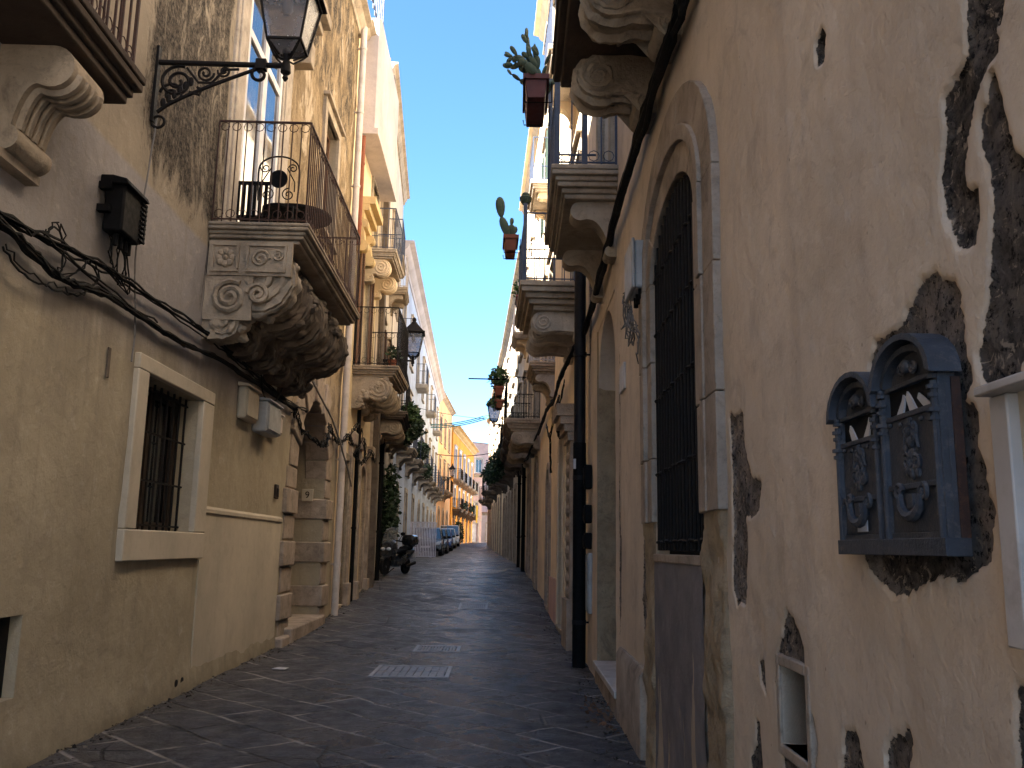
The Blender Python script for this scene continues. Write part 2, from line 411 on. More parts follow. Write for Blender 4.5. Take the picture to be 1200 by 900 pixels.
for nm, cl in (('car_grey', (0.03, 0.032, 0.036)), ('car_black', (0.012, 0.012, 0.014)), ('car_blue', (0.02, 0.035, 0.16)), ('car_silver', (0.42, 0.43, 0.45)), ('car_white', (0.68, 0.68, 0.70))):
    mm = Mt(nm + '_paint', 0.28, 0.6)
    mm.b.inputs['Coat Weight'].default_value = 0.6
    MAT[nm] = mm.done(mm.mix(mm.mr(mm.noise(3, 5), 0.4, 0.7), cl, c3(cl, 0.75)), mm.mr(mm.noise(6, 5), 0.3, 0.7, 0.2, 0.4))
MAT['rubber'] = paint('tyre_rubber', (0.014, 0.014, 0.015), 0.85, sc=12)
MAT['rim'] = paint('alloy_rim', (0.35, 0.36, 0.38), 0.35, metal=0.8, sc=10)
MAT['headlight'] = paint('headlight_lens', (0.55, 0.57, 0.62), 0.12, sc=6, bump=0.0)
MAT['taillight'] = paint('red_lens', (0.25, 0.01, 0.01), 0.2, sc=6, bump=0.0)
# ---------------------------------------------------------------- geometry toolkit
def ident(x, y, z):
    return Vector((x, y, z))

class MB:
    def __init__(s):
        s.v, s.f = [], []
    def add(s, vs, fs):
        k = len(s.v)
        s.v.extend([Vector(p) for p in vs])
        s.f.extend([tuple(i + k for i in f) for f in fs])
        return s
    def hexa(s, p):      # 8 points: bottom ring then top ring
        return s.add(p, [(3, 2, 1, 0), (4, 5, 6, 7), (0, 1, 5, 4), (1, 2, 6, 5), (2, 3, 7, 6), (3, 0, 4, 7)])
    def box(s, T, a0, a1, b0, b1, c0, c1):
        return s.hexa([T(a0, b0, c0), T(a1, b0, c0), T(a1, b1, c0), T(a0, b1, c0), T(a0, b0, c1), T(a1, b0, c1), T(a1, b1, c1), T(a0, b1, c1)])
    def prism(s, pa, pb):   # two matching outlines
        n = len(pa)
        return s.add(list(pa) + list(pb), [tuple(reversed(range(n))), tuple(range(n, 2 * n))] + [(i, (i + 1) % n, n + (i + 1) % n, n + i) for i in range(n)])
    def prism_s(s, T, poly, s0, s1):      # poly of (d, z)
        return s.prism([T(s0, d, z) for d, z in poly], [T(s1, d, z) for d, z in poly])
    def prism_d(s, T, poly, d0, d1):      # poly of (s, z)
        return s.prism([T(a, d0, z) for a, z in poly], [T(a, d1, z) for a, z in poly])
    def prism_z(s, T, poly, z0, z1):      # poly of (s, d)
        return s.prism([T(a, d, z0) for a, d in poly], [T(a, d, z1) for a, d in poly])
    def strip(s, T, inner, outer, d0, d1):   # solid band between two (s, z) curves
        n = len(inner)
        vs = []
        for d in (d0, d1):
            vs += [T(a, d, z) for a, z in inner] + [T(a, d, z) for a, z in outer]
        fs = []
        for i in range(n - 1):
            a, b, c, d = i, i + 1, n + i + 1, n + i
            fs += [(d, c, b, a), (a + 2 * n, b + 2 * n, c + 2 * n, d + 2 * n), (a, b, b + 2 * n, a + 2 * n), (c, d, d + 2 * n, c + 2 * n)]
        fs += [(0, n, 3 * n, 2 * n), (n - 1, 3 * n - 1, 4 * n - 1, 2 * n - 1)]
        return s.add(vs, fs)
    def tube(s, pts, r, n=5, closed=False, caps=True):
        pts = [Vector(p) for p in pts]
        m = len(pts)
        if m < 2: return s
        rr = r if isinstance(r, (list, tuple)) else [r] * m
        tang = []
        for i in range(m):
            a = pts[(i - 1) % m] if (closed or i > 0) else pts[i]
            b = pts[(i + 1) % m] if (closed or i < m - 1) else pts[i]
            t = b - a
            tang.append(t.normalized() if t.length > 1e-9 else Vector((0, 0, 1)))
        up = Vector((0, 0, 1)) if abs(tang[0].z) < 0.9 else Vector((0, 1, 0))
        nx = tang[0].cross(up).normalized()
        vs = []
        for i in range(m):
            nx = (nx - tang[i] * nx.dot(tang[i]))
            nx = nx.normalized() if nx.length > 1e-6 else tang[i].orthogonal().normalized()
            ny = tang[i].cross(nx)
            for k in range(n):
                a = 2 * math.pi * (k + 0.5) / n
                vs.append(pts[i] + (nx * math.cos(a) + ny * math.sin(a)) * rr[i])
        fs = []
        for i in range(m if closed else m - 1):
            j = (i + 1) % m
            for k in range(n):
                k2 = (k + 1) % n
                fs.append((i * n + k, i * n + k2, j * n + k2, j * n + k))
        if caps and not closed:
            fs += [tuple(reversed(range(n))), tuple((m - 1) * n + k for k in range(n))]
        return s.add(vs, fs)
    def ring(s, T3, c, r, rt, seg=10, n=4, plane='sz', a0=0.0, a1=2 * math.pi):
        """torus in the (s, z) or (d, z) plane; T3 maps (s, d, z)"""
        full = abs(a1 - a0) > 6.28
        k = seg if full else seg + 1
        pts = []
        for i in range(k):
            a = a0 + (a1 - a0) * i / seg
            if plane == 'sz': q = (c[0] + r * math.cos(a), c[1], c[2] + r * math.sin(a))
            elif plane == 'dz': q = (c[0], c[1] + r * math.cos(a), c[2] + r * math.sin(a))
            else: q = (c[0] + r * math.cos(a), c[1] + r * math.sin(a), c[2])
            pts.append(T3(*q))
        return s.tube(pts, rt, n, full)
    def lathe(s, T, prof, n=12, c=(0, 0)):     # prof: (r, z)
        vs, fs = [], []
        for r, z in prof:
            for k in range(n):
                a = 2 * math.pi * k / n
                vs.append(T(c[0] + r * math.cos(a), c[1] + r * math.sin(a), z))
        for i in range(len(prof) - 1):
            for k in range(n):
                k2 = (k + 1) % n
                fs.append((i * n + k, i * n + k2, (i + 1) * n + k2, (i + 1) * n + k))
        fs += [tuple(reversed(range(n))), tuple((len(prof) - 1) * n + k for k in range(n))]
        return s.add(vs, fs)
    def ball(s, T, c, r, n=8, m=5):
        r = r if isinstance(r, (tuple, list)) else (r, r, r)
        vs, fs = [], []
        for i in range(m + 1):
            p = math.pi * i / m
            p = min(max(p, 0.05), math.pi - 0.05)
            for k in range(n):
                a = 2 * math.pi * k / n
                vs.append(T(c[0] + r[0] * math.sin(p) * math.cos(a), c[1] + r[1] * math.sin(p) * math.sin(a), c[2] - r[2] * math.cos(p)))
        for i in range(m):
            for k in range(n):
                k2 = (k + 1) % n
                fs.append((i * n + k, i * n + k2, (i + 1) * n + k2, (i + 1) * n + k))
        fs += [tuple(reversed(range(n))), tuple(m * n + k for k in range(n))]
        return s.add(vs, fs)
    def spiral(s, T3, c, r0, r1, turns, a0, rt, plane='dz', sgn=1, seg=22, n=5):
        pts = []
        for i in range(seg + 1):
            q = i / seg
            a = a0 + sgn * turns * 2 * math.pi * q
            r = r0 + (r1 - r0) * q
            if plane == 'dz': p = (c[0], c[1] + r * math.cos(a), c[2] + r * math.sin(a))
            else: p = (c[0] + r * math.cos(a), c[1], c[2] + r * math.sin(a))
            pts.append(T3(*p))
        return s.tube(pts, rt, n)
    def leaves(s, c, rad, n, size, droop=0.0, flat=0.5):
        for _ in range(n):
            while True:
                p = Vector((rnd.uniform(-1, 1), rnd.uniform(-1, 1), rnd.uniform(-1, 1)))
                if p.length < 1: break
            q = Vector((c[0] + p.x * rad[0], c[1] + p.y * rad[1], c[2] + p.z * rad[2]))
            a = Vector((rnd.gauss(0, 1), rnd.gauss(0, 1), rnd.gauss(0, flat) - droop)).normalized()
            b = a.cross(Vector((rnd.gauss(0, 1), rnd.gauss(0, 1), rnd.gauss(0, 1)))).normalized()
            l = size * rnd.uniform(0.6, 1.3)
            w = l * 0.32
            nn = a.cross(b) * l * 0.12
            s.add([q, q + a * l * 0.5 + b * w + nn, q + a * l, q + a * l * 0.5 - b * w + nn], [(0, 1, 2), (0, 2, 3)])
        return s

def mesh_obj(name, mb, mat, origin, smooth=True, ang=40, recalc=True):
    me = bpy.data.meshes.new(name)
    o_ = Vector(origin)
    me.from_pydata([tuple(p - o_) for p in mb.v], [], mb.f)
    if recalc:
        bm = bmesh.new(); bm.from_mesh(me)
        bmesh.ops.recalc_face_normals(bm, faces=bm.faces)
        bm.to_mesh(me); bm.free()
    if smooth:
        me.polygons.foreach_set('use_smooth', [True] * len(me.polygons))
        me.set_sharp_from_angle(angle=R_(ang))
    me.materials.append(MAT[mat] if isinstance(mat, str) else mat)
    ob = bpy.data.objects.new(name, me)
    COL.objects.link(ob)
    return ob

CLOUD = bpy.data.textures.new('stone_relief', 'CLOUDS')
CLOUD.noise_scale = 0.11; CLOUD.noise_depth = 5
def carve(ob, amt=.03, lv=2):
    """chips and worn carving: real displacement on a refined mesh"""
    su = ob.modifiers.new('refine', 'SUBSURF'); su.subdivision_type = 'SIMPLE'; su.levels = su.render_levels = lv
    d = ob.modifiers.new('relief', 'DISPLACE'); d.texture = CLOUD; d.texture_coords = 'LOCAL'; d.strength = amt; d.mid_level = .5
    return ob

def bev(ob, w, seg=2):
    b = ob.modifiers.new('bevel', 'BEVEL')
    b.width = w; b.segments = seg; b.limit_method = 'ANGLE'; b.angle_limit = R_(35)
    b.harden_normals = False
    return ob

def thing(name, label, cat, loc, group=None):
    o = bpy.data.objects.new(name, None)
    COL.objects.link(o)
    o.location = loc
    o.empty_display_size = 0.2
    o['label'] = label; o['category'] = cat
    if group: o['group'] = group
    return o

def part(th, name, mb, mat, parent=None, label=None, bevel=0, smooth=True, ang=40, recalc=True):
    ob = mesh_obj(name, mb, mat, th.location, smooth, ang, recalc)
    ob.parent = parent or th
    if label: ob['label'] = label
    if bevel: bev(ob, bevel)
    return ob

def solo(name, mb, mat, label, cat, loc, group=None, bevel=0, smooth=True, ang=40):
    ob = mesh_obj(name, mb, mat, loc, smooth, ang)
    ob.location = loc
    ob['label'] = label; ob['category'] = cat
    if group: ob['group'] = group
    if bevel: bev(ob, bevel)
    return ob

def struct(name, mb, mat, **k):
    ob = mesh_obj(name, mb, mat, (0, 0, 0), **k)
    ob['kind'] = 'structure'
    return ob

def dup(root, loc, label=None):
    def cp(o, par):
        c = o.copy(); COL.objects.link(c)
        if par: c.parent = par
        for ch in o.children: cp(ch, c)
        return c
    r = cp(root, None)
    r.location = loc
    if label: r['label'] = label
    return r

# ---- value noise (numpy) for baked relief
def vnoise(x, y, seed):
    xi, yi = np.floor(x).astype(np.int64), np.floor(y).astype(np.int64)
    xf, yf = x - xi, y - yi
    def h(a, b):
        n = (a * 374761393 + b * 668265263 + seed * 974711) & 0x7fffffff
        n = (n ^ (n >> 13)) * 1274126177 & 0x7fffffff
        return ((n ^ (n >> 16)) & 0xffff) / 65535.0
    u, v = xf * xf * (3 - 2 * xf), yf * yf * (3 - 2 * yf)
    return (h(xi, yi) * (1 - u) + h(xi + 1, yi) * u) * (1 - v) + (h(xi, yi + 1) * (1 - u) + h(xi + 1, yi + 1) * u) * v
def fbm(x, y, sc, octs=4, seed=1, g=0.55):
    t, a, n = 0, 1.0, 0
    for i in range(octs):
        t = t + a * vnoise(x * sc * 2 ** i, y * sc * 2 ** i, seed + i * 17); n += a; a *= g
    return t / n
def sdf(x, y, poly):
    """signed distance, positive inside"""
    p = np.array(poly); q = np.roll(p, -1, 0)
    d = np.full(x.shape, 1e9); ins = np.zeros(x.shape, bool)
    for (x0, y0), (x1, y1) in zip(p, q):
        ex, ey = x1 - x0, y1 - y0
        t = np.clip(((x - x0) * ex + (y - y0) * ey) / (ex * ex + ey * ey + 1e-12), 0, 1)
        d = np.minimum(d, np.hypot(x - x0 - ex * t, y - y0 - ey * t))
        c = (y0 > y) != (y1 > y)
        ins ^= c & (x < (x1 - x0) * (y - y0) / (y1 - y0 + 1e-12) + x0)
    return np.where(ins, d, -d)

# ---------------------------------------------------------------- ground profile
GP = [(-400, 0), (12, 0), (15, 0.02), (18.5, 0.1), (23, 0.4), (30, 0.8), (40, 1.0), (55, 1.17), (85, 1.8), (112, 2.15), (130, 2.3), (600, 2.6)]
def zg_raw(y):
    return float(np.interp(y, [a for a, b in GP], [b for a, b in GP]))
def zg(y):
    return sum(zg_raw(y + k * 0.8) for k in (-2, -1, 0, 1, 2)) / 5

class Frame:
    """facade line in plan; pt(s, d, z): s along the street, d out of the wall into the street"""
    def __init__(f, s0, x0, y0, s1, x1, y1, side):
        f.s0, f.k = s0, 1.0 / (s1 - s0)
        f.a, f.b = Vector((x0, y0, 0)), Vector((x1 - x0, y1 - y0, 0))
        t = f.b.normalized()
        f.n = Vector((t.y, -t.x, 0)) * (1 if side == 'L' else -1)
        f.side = side
    def __call__(f, s, d, z):
        p = f.a + f.b * ((s - f.s0) * f.k) + f.n * d
        return Vector((p.x, p.y, z))

# ---------------------------------------------------------------- buildings
def lines(a, b, step, extra=(), fine=()):
    """grid lines from a to b, with mandatory lines and finer spans (lo, hi, step)"""
    ls = set(round(v, 4) for v in list(extra) + [q for f in fine for q in f[:2]] if a <= v <= b) | {a, b}
    base = sorted(ls)
    out = []
    for p, q in zip(base[:-1], base[1:]):
        x = p
        while x < q - 1e-6:
            st = step
            for lo, hi, s_ in fine:
                if lo - 1e-6 <= x < hi: st = min(st, s_)
            out.append(x)
            x += st
            if q - x < st * 0.45: break
    out.append(b)
    return out

class Bldg:
    def __init__(B, name, label, T, s0, s1, ztop, mat, depth=7, grid=2.0, gfun=zg):
        B.T, B.s0, B.s1, B.zt, B.mat, B.depth, B.grid = T, s0, s1, ztop, mat, depth, grid
        mid = T((s0 + s1) / 2, -depth / 2, 0)
        B.zb = min(gfun(T(s0, 0, 0).y), gfun(T(s1, 0, 0).y)) - 0.25
        B.th = thing(name, label, 'building', (mid.x, mid.y, B.zb))
        B.holes, B.fine_s, B.fine_z, B.att = [], [], [], None
        B.rev = 0.3
    def p(B, name, mb, mat, parent=None, **k):
        return part(B.th, name, mb, mat, parent, **k)
    def hole(B, s0, s1, z0, z1, depth=None):
        B.holes.append((round(s0, 4), round(s1, 4), round(z0, 4), round(z1, 4), depth or B.rev))
    def window(B, s0, s1, z0, z1, kind='window', mat='white_frame', pane='glass', sur='stone', sw=0.14, sp=0.04, shutter=None, depth=0.2, sill=True):
        """rectangular opening: frame (> pane, shutter, surround)"""
        T = B.T
        B.hole(s0, s1, z0, z1, depth + 0.1)
        f = MB(); w = 0.06
        f.box(T, s0, s0 + w, -depth, -depth + .06, z0, z1); f.box(T, s1 - w, s1, -depth, -depth + .06, z0, z1)
        f.box(T, s0 + w, s1 - w, -depth, -depth + .06, z1 - w, z1); f.box(T, s0 + w, s1 - w, -depth, -depth + .06, z0, z0 + w)
        mid = (s0 + s1) / 2
        f.box(T, mid - .035, mid + .035, -depth, -depth + .055, z0 + w, z1 - w)
        fr = B.p(kind, f, mat)
        g = MB().box(T, s0 + .01, s1 - .01, -depth - .09, -depth + .02, z0 + .01, z1 - .01)
        B.p('pane', g, pane, fr)
        if sur:
            m = MB()
            m.box(T, s0 - sw, s0, -.05, sp, z0, z1); m.box(T, s1, s1 + sw, -.05, sp, z0, z1)
            m.box(T, s0 - sw, s1 + sw, -.05, sp, z1, z1 + sw)
            m.box(T, s0 - sw - .06, s1 + sw + .06, -.05, sp + .07, z1 + sw, z1 + sw + .07)
            if sill: m.box(T, s0 - sw - .04, s1 + sw + .04, -.05, sp + .05, z0 - .09, z0)
            B.p('surround', m, sur, fr, bevel=.008)
        if shutter:
            for a, b in ((s0 - (s1 - s0) * .42, s0 - .02), (s1 + .02, s1 + (s1 - s0) * .42)):
                sh = MB()
                d0 = sp + .01
                sh.box(T, a, a + .05, d0, d0 + .04, z0, z1); sh.box(T, b - .05, b, d0, d0 + .04, z0, z1)
                sh.box(T, a + .05, b - .05, d0, d0 + .012, z0, z1)
                z = z0
                while z < z1 - .05:
                    sh.prism_s(lambda s, d, zz: T(s, d, zz), [(d0 + .012, z + .03), (d0 + .038, z), (d0 + .038, z + .012), (d0 + .012, z + .042)], a + .05, b - .05)
                    z += .07
                B.p('shutter', sh, shutter, fr)
        return fr
    def door(B, s0, s1, z1, mat='wood_dark', arch=False, depth=0.3, sur='stone', sw=0.2, sp=0.05, z0=None):
        T = B.T
        z0 = z0 if z0 is not None else zg(T((s0 + s1) / 2, 0, 0).y) - .02
        zl = z0 - .3
        B.hole(s0, s1, zl, z1, depth + .1)
        d = MB().box(T, s0 - .01, s1 + .01, -depth - .06, -depth, zl, z1 + .01)
        mid = (s0 + s1) / 2
        for a, b in ((s0 + .06, mid - .02), (mid + .02, s1 - .06)):
            for q in range(3):
                h0 = z0 + .15 + q * (z1 - z0 - .25) / 3
                d.box(T, a + .04, b - .04, -depth, -depth + .03, h0, h0 + (z1 - z0 - .25) / 3 - .1)
        ob = B.p('door', d, mat)
        st = MB().box(T, s0, s1, -depth, .06, zl, z0 + .1)
        B.p('step', st, 'stone', ob, bevel=.015)
        if sur:
            m = MB()
            if arch:
                n = 12; r = (s1 - s0) / 2; zs = z1 - r
                inn = [(mid - r * math.cos(math.pi * i / n), zs + r * math.sin(math.pi * i / n)) for i in range(n + 1)]
                # spandrels fill the rectangular hole above the arch
                top = [(s0 + (s1 - s0) * i / n, z1 + .004) for i in range(n + 1)]
                sp_ = MB().strip(T, inn, top, -depth, -.004)
                B.p('wall_spandrel', sp_, B.mat, ob)
                R = r + sw
                out = [(mid - R * math.cos(math.pi * i / n), zs + R * math.sin(math.pi * i / n)) for i in range(n + 1)]
                m.strip(T, inn, out, -.05, sp)
                zt = zs
            else:
                m.box(T, s0 - sw, s1 + sw, -.05, sp, z1, z1 + sw)
                zt = z1
            m.box(T, s0 - sw, s0, -.05, sp, zl, zt); m.box(T, s1, s1 + sw, -.05, sp, zl, zt)
            B.p('surround', m, sur, ob, bevel=.01)
        return ob
    def finish(B, roof='roof', cornice='stone', over=0.35, wall_fn=None, ch=0.35):
        T = B.T
        es = [h[0] for h in B.holes] + [h[1] for h in B.holes]
        ez = [h[2] for h in B.holes] + [h[3] for h in B.holes]
        S = np.array(lines(B.s0, B.s1, B.grid, es, B.fine_s)); Z = np.array(lines(B.zb, B.zt, B.grid, ez, B.fine_z))
        gs, gz = np.meshgrid(S, Z, indexing='ij')
        D, attrs = (wall_fn(gs, gz) if wall_fn else (np.zeros(gs.shape), {}))
        ns, nz = len(S), len(Z)
        t = np.array(T.a) ; b = np.array(T.b); nn = np.array(T.n)
        P = t + (gs[..., None] - T.s0) * T.k * b + nn * D[..., None]
        P[..., 2] = gz
        verts = P.reshape(-1, 3)
        faces = []
        cs, cz = (S[:-1] + S[1:]) / 2, (Z[:-1] + Z[1:]) / 2
        skip = np.zeros((ns - 1, nz - 1), bool)
        for h in B.holes:
            skip |= ((cs > h[0]) & (cs < h[1]))[:, None] & ((cz > h[2]) & (cz < h[3]))[None, :]
        I, J = np.nonzero(~skip)
        a_ = I * nz + J
        q = np.stack([a_, a_ + nz, a_ + nz + 1, a_ + 1], 1)
        if T.side == 'L': q = q[:, ::-1]
        mb = MB()
        # hole reveals, side walls, back
        for h in B.holes:
            s0, s1, z0, z1, dp = h
            for (u0, w0), (u1, w1) in (((s0, z0), (s1, z0)), ((s1, z0), (s1, z1)), ((s1, z1), (s0, z1)), ((s0, z1), (s0, z0))):
                mb.add([T(u0, 0, w0), T(u1, 0, w1), T(u1, -dp, w1), T(u0, -dp, w0)], [(0, 1, 2, 3)])
        dp = B.depth
        for s_ in (B.s0, B.s1):
            mb.add([T(s_, 0, B.zb), T(s_, -dp, B.zb), T(s_, -dp, B.zt), T(s_, 0, B.zt)], [(0, 1, 2, 3)])
        mb.add([T(B.s0, -dp, B.zb), T(B.s1, -dp, B.zb), T(B.s1, -dp, B.zt), T(B.s0, -dp, B.zt)], [(0, 1, 2, 3)])
        nv = len(verts)
        allv = np.concatenate([verts, np.array([tuple(v) for v in mb.v])]) - np.array(B.th.location)
        me = bpy.data.meshes.new('wall')
        me.from_pydata(allv.tolist(), [], q.tolist() + [tuple(i + nv for i in f) for f in mb.f])
        for k, arr in attrs.items():
            at = me.attributes.new(k, 'FLOAT', 'POINT')
            at.data.foreach_set('value', np.concatenate([arr.reshape(-1), np.zeros(len(allv) - nv)]).astype(np.float32))
        me.polygons.foreach_set('use_smooth', [True] * len(me.polygons))
        me.set_sharp_from_angle(angle=R_(45))
        me.materials.append(MAT[B.mat])
        ob = bpy.data.objects.new('wall', me); COL.objects.link(ob); ob.parent = B.th
        rf = MB().box(T, B.s0, B.s1, -dp, .02, B.zt, B.zt + .12)
        B.p('roof', rf, roof)
        if cornice:
            c = MB()
            pr = [(-.05, B.zt - ch), (.05, B.zt - ch), (.07, B.zt - ch * .7), (over * .45, B.zt - ch * .55), (over * .6, B.zt - ch * .25), (over, B.zt - ch * .15), (over, B.zt - .003), (-.05, B.zt - .003)]
            c.prism_s(T, pr, B.s0 + .003, B.s1 - .003)
            B.p('cornice', c, cornice)
        return ob

# ---- balconies
def corbel_profile(p, h, r1k=.36, r2k=.17):
    r1, r2 = h * r1k, h * r2k
    r1 = min(r1, p * .42)
    pts = [(-.05, 0), (p - r1, 0)]
    c1 = (p - r1, -r1)
    for i in range(13):
        a = R_(90 - i * 200 / 12)
        pts.append((c1[0] + r1 * math.cos(a), c1[1] + r1 * math.sin(a)))
    a = pts[-1]
    c2 = (r2 * 1.1, -h + r2)
    e = (c2[0] + r2 * math.cos(R_(70)), c2[1] + r2 * math.sin(R_(70)))
    c_a = (a[0] - (a[0] - e[0]) * .45, a[1] + r1 * .35); c_b = (e[0] + (a[0] - e[0]) * .2, e[1] + (a[1] - e[1]) * .75)
    for i in range(1, 9):
        t = i / 9
        pts.append(tuple((1 - t) ** 3 * a[k] + 3 * t * (1 - t) ** 2 * c_a[k] + 3 * t * t * (1 - t) * c_b[k] + t ** 3 * e[k] for k in (0, 1)))
    for i in range(9):
        an = R_(70 - i * 170 / 8)
        pts.append((c2[0] + r2 * math.cos(an), c2[1] + r2 * math.sin(an)))
    pts += [(-.05, -h)]
    return pts, (p - r1, -r1, r1), (c2[0], c2[1], r2)

def corbel(T, s, w, p, h, ztop, style='volute', d0=0.0):
    m = MB()
    pr, a, b = corbel_profile(p, h, .2, .12) if style == 'console' else (corbel_profile(p, h, .17, .1) if style == 'plain' else corbel_profile(p, h))
    m.prism_s(T, [(d + d0, z + ztop) for d, z in pr], s - w / 2, s + w / 2)
    if style == 'console':
        for k in (-.3, -.1, .1, .3):
            m.tube([T(s + k * w, d + d0, z + ztop) for d, z in pr[8:24]], w * .085, 6)
        m.box(T, s - w / 2 - .03, s + w / 2 + .03, -.04 + d0, d0 + .1, ztop - h - .06, ztop - h + .002)
    elif style != 'plain':
        for sg in (-1, 1):
            ss = s + sg * (w / 2 + .004)
            m.spiral(T, (ss, a[0] + d0, a[1] + ztop), a[2] * .86, a[2] * .12, 2.1, R_(80), a[2] * .11, 'dz', -1, 26)
            m.spiral(T, (ss, b[0] + d0, b[1] + ztop), b[2] * .85, b[2] * .15, 1.6, R_(60), b[2] * .16, 'dz', -1, 16)
            # border roll along the S
            rail = [T(ss, d + d0, z + ztop) for d, z in pr[14:24]]
            m.tube(rail, .016, 5)
        # ribs across the front
        for k in (-.25, .25):
            m.tube([T(s + k * w, d + d0, z + ztop) for d, z in pr[2:24]], w * .13, 5)
    if style == 'ornate':
        r0 = random.Random(int(s * 100))
        for sg in (-1, 1):
            for _ in range(16):
                t = r0.random(); dd = p * (.15 + .75 * t) + d0; zz = ztop - h * (.1 + .75 * (1 - t) * r0.uniform(.5, 1.05))
                rr = r0.uniform(.03, .075)
                m.ball(T, (s + sg * w / 2, dd, zz), (rr * .6, rr * 1.1, rr), 7, 5)
        for _ in range(10):
            i = r0.randrange(3, len(pr) - 3)
            rr = r0.uniform(.05, .1)
            m.ball(T, (s + r0.uniform(-.4, .4) * w, pr[i][0] + d0, pr[i][1] + ztop), (rr, rr, rr * .8), 7, 5)
    return m

def railing(T, s0, s1, d, z0, h, sp=.11, r=.009, top=True, bot=True, mid=None, open_near=False, bow=0.0, ringr=.05, flat=.016):
    """iron railing round three sides; scroll rows under the top rail and over the bottom rail"""
    m = MB()
    path = [(s0, .02), (s0, d), (s1, d), (s1, .02)]
    for (a, b), (a2, b2) in zip(path[:-1], path[1:]):
        L = math.hypot(a2 - a, b2 - b)
        n = max(2, int(round(L / sp)))
        zb = z0 + .05
        for z, rr in ((z0 + h, flat), (zb, flat * .75)):
            m.tube([T(a, b, z), T(a2, b2, z)], rr, 4)
        if mid: m.tube([T(a, b, z0 + mid), T(a2, b2, z0 + mid)], flat * .6, 4)
        if top: m.tube([T(a, b, z0 + h - 2 * ringr - .012), T(a2, b2, z0 + h - 2 * ringr - .012)], .005, 4) if False else None
        for i in range(n + 1):
            q = i / n
            if i == n and (a2, b2) != path[-1]: continue
            rr = r * 1.5 if i == 0 else r
            m.tube([T(a + (a2 - a) * q, b + (b2 - b) * q, z0 + .0), T(a + (a2 - a) * q, b + (b2 - b) * q, z0 + h)], rr, 4)
        for on, zc in ((top, z0 + h - ringr - .014), (bot, zb + ringr + .012)):
            if not on: continue
            k = max(1, int(L / (ringr * 2.25)))
            pl = 'sz' if abs(a2 - a) > abs(b2 - b) else 'dz'
            for i in range(k):
                q = (i + .5) / k
                m.ring(T, (a + (a2 - a) * q, b + (b2 - b) * q, zc), ringr * .92, .0055, 8, 3, pl)
    return m

def slab(T, s0, s1, p, zt, th, steps=5, inset=.16):
    """moulded slab: steps shrink towards the soffit on three sides"""
    m = MB()
    prof = [(0, 0)]
    for i in range(steps):
        q0, q1 = i / steps, (i + 1) / steps
        k = inset * (q0 ** 1.3)
        z1, z0 = zt - th * q0, zt - th * q1
        bump = .012 if i % 2 else 0
        m.box(T, s0 + k - bump, s1 - k + bump, -.05, p - k + bump, z0 + .0015, z1)
    return m

def balcony(B, s0, s1, p, zt, th=.24, slabmat='stone', corb=(), cw=.22, cp=None, chh=.5, cstyle='volute', cmat='stone', rail='iron', rh=1.05, sp=.11, inset=.16, **rk):
    sl = B.p('balcony', slab(B.T, s0, s1, p, zt, th, 5, inset), slabmat, bevel=.012)
    for c in corb:
        B.p('corbel', corbel(B.T, c, cw, cp or p * .8, chh, zt - th - .002, cstyle), cmat, sl)
    if rail:
        B.p('railing', railing(B.T, s0 + .06, s1 - .06, p - .06, zt, rh, sp, **rk), rail, sl)
    return sl
# ================================================================ GROUND
gx = [-400, -80, -20] + [x for x in np.arange(-7.0, 5.01, 0.16)] + [14, 60, 400]
gy = [-400, -60, -14] + [y for y in np.arange(-4, 30, 0.16)] + [y for y in np.arange(30, 134, 0.8)] + [170, 300, 600]
GX, GY = np.meshgrid(np.array(gx), np.array(gy), indexing='ij')
GZ = np.vectorize(zg)(GY)
und = (fbm(GX + 50, GY + 50, 1.3, 3, 5) - .5) * 0.045 + (fbm(GX + 50, GY + 50, 0.35, 2, 9) - .5) * 0.05
for x0, x1, y0, y1 in ((-1.62, -.63, 11.55, 12.6), (-1.33, -.62, 14.2, 14.95), (-.95, -.3, 20.6, 21.6)):
    dx = np.maximum(np.maximum(x0 - GX, GX - x1), 0); dy = np.maximum(np.maximum(y0 - GY, GY - y1), 0)
    und = und * np.clip(np.hypot(dx, dy) / .8 - .25, 0, 1)
GZ = GZ + und
n_, m_ = GX.shape
ii, jj = np.meshgrid(np.arange(n_ - 1), np.arange(m_ - 1), indexing='ij')
a_ = (ii * m_ + jj).reshape(-1)
gme = bpy.data.meshes.new('street_paving')
gme.from_pydata(np.stack([GX, GY, GZ], -1).reshape(-1, 3).tolist(), [], np.stack([a_, a_ + m_, a_ + m_ + 1, a_ + 1], 1).tolist())
gme.polygons.foreach_set('use_smooth', [True] * len(gme.polygons))
gme.materials.append(MAT['road'])
gob = bpy.data.objects.new('street_paving', gme); COL.objects.link(gob); gob['kind'] = 'structure'

# ================================================================ LEFT NEAR HOUSE
FL = Frame(0, -3.329, 0, 20, -3.593, 20, 'L')
FR = Frame(0, 1.0396, 0, 20, 1.3396, 20, 'R')
LA = Bldg('old_house', 'long plastered house on the left with barred window, arched stone doorway and carved balcony', FL, -5, 19.35, 13.7, 'left_wall', depth=8)
T = FL
LA.hole(8.42, 10.08, 1.71, 3.18, 0.3)
LA.hole(5.85, 6.64, 0.50, 1.07, 0.1)
LA.hole(15.3, 18.0, -0.25, 4.22, 0.72)
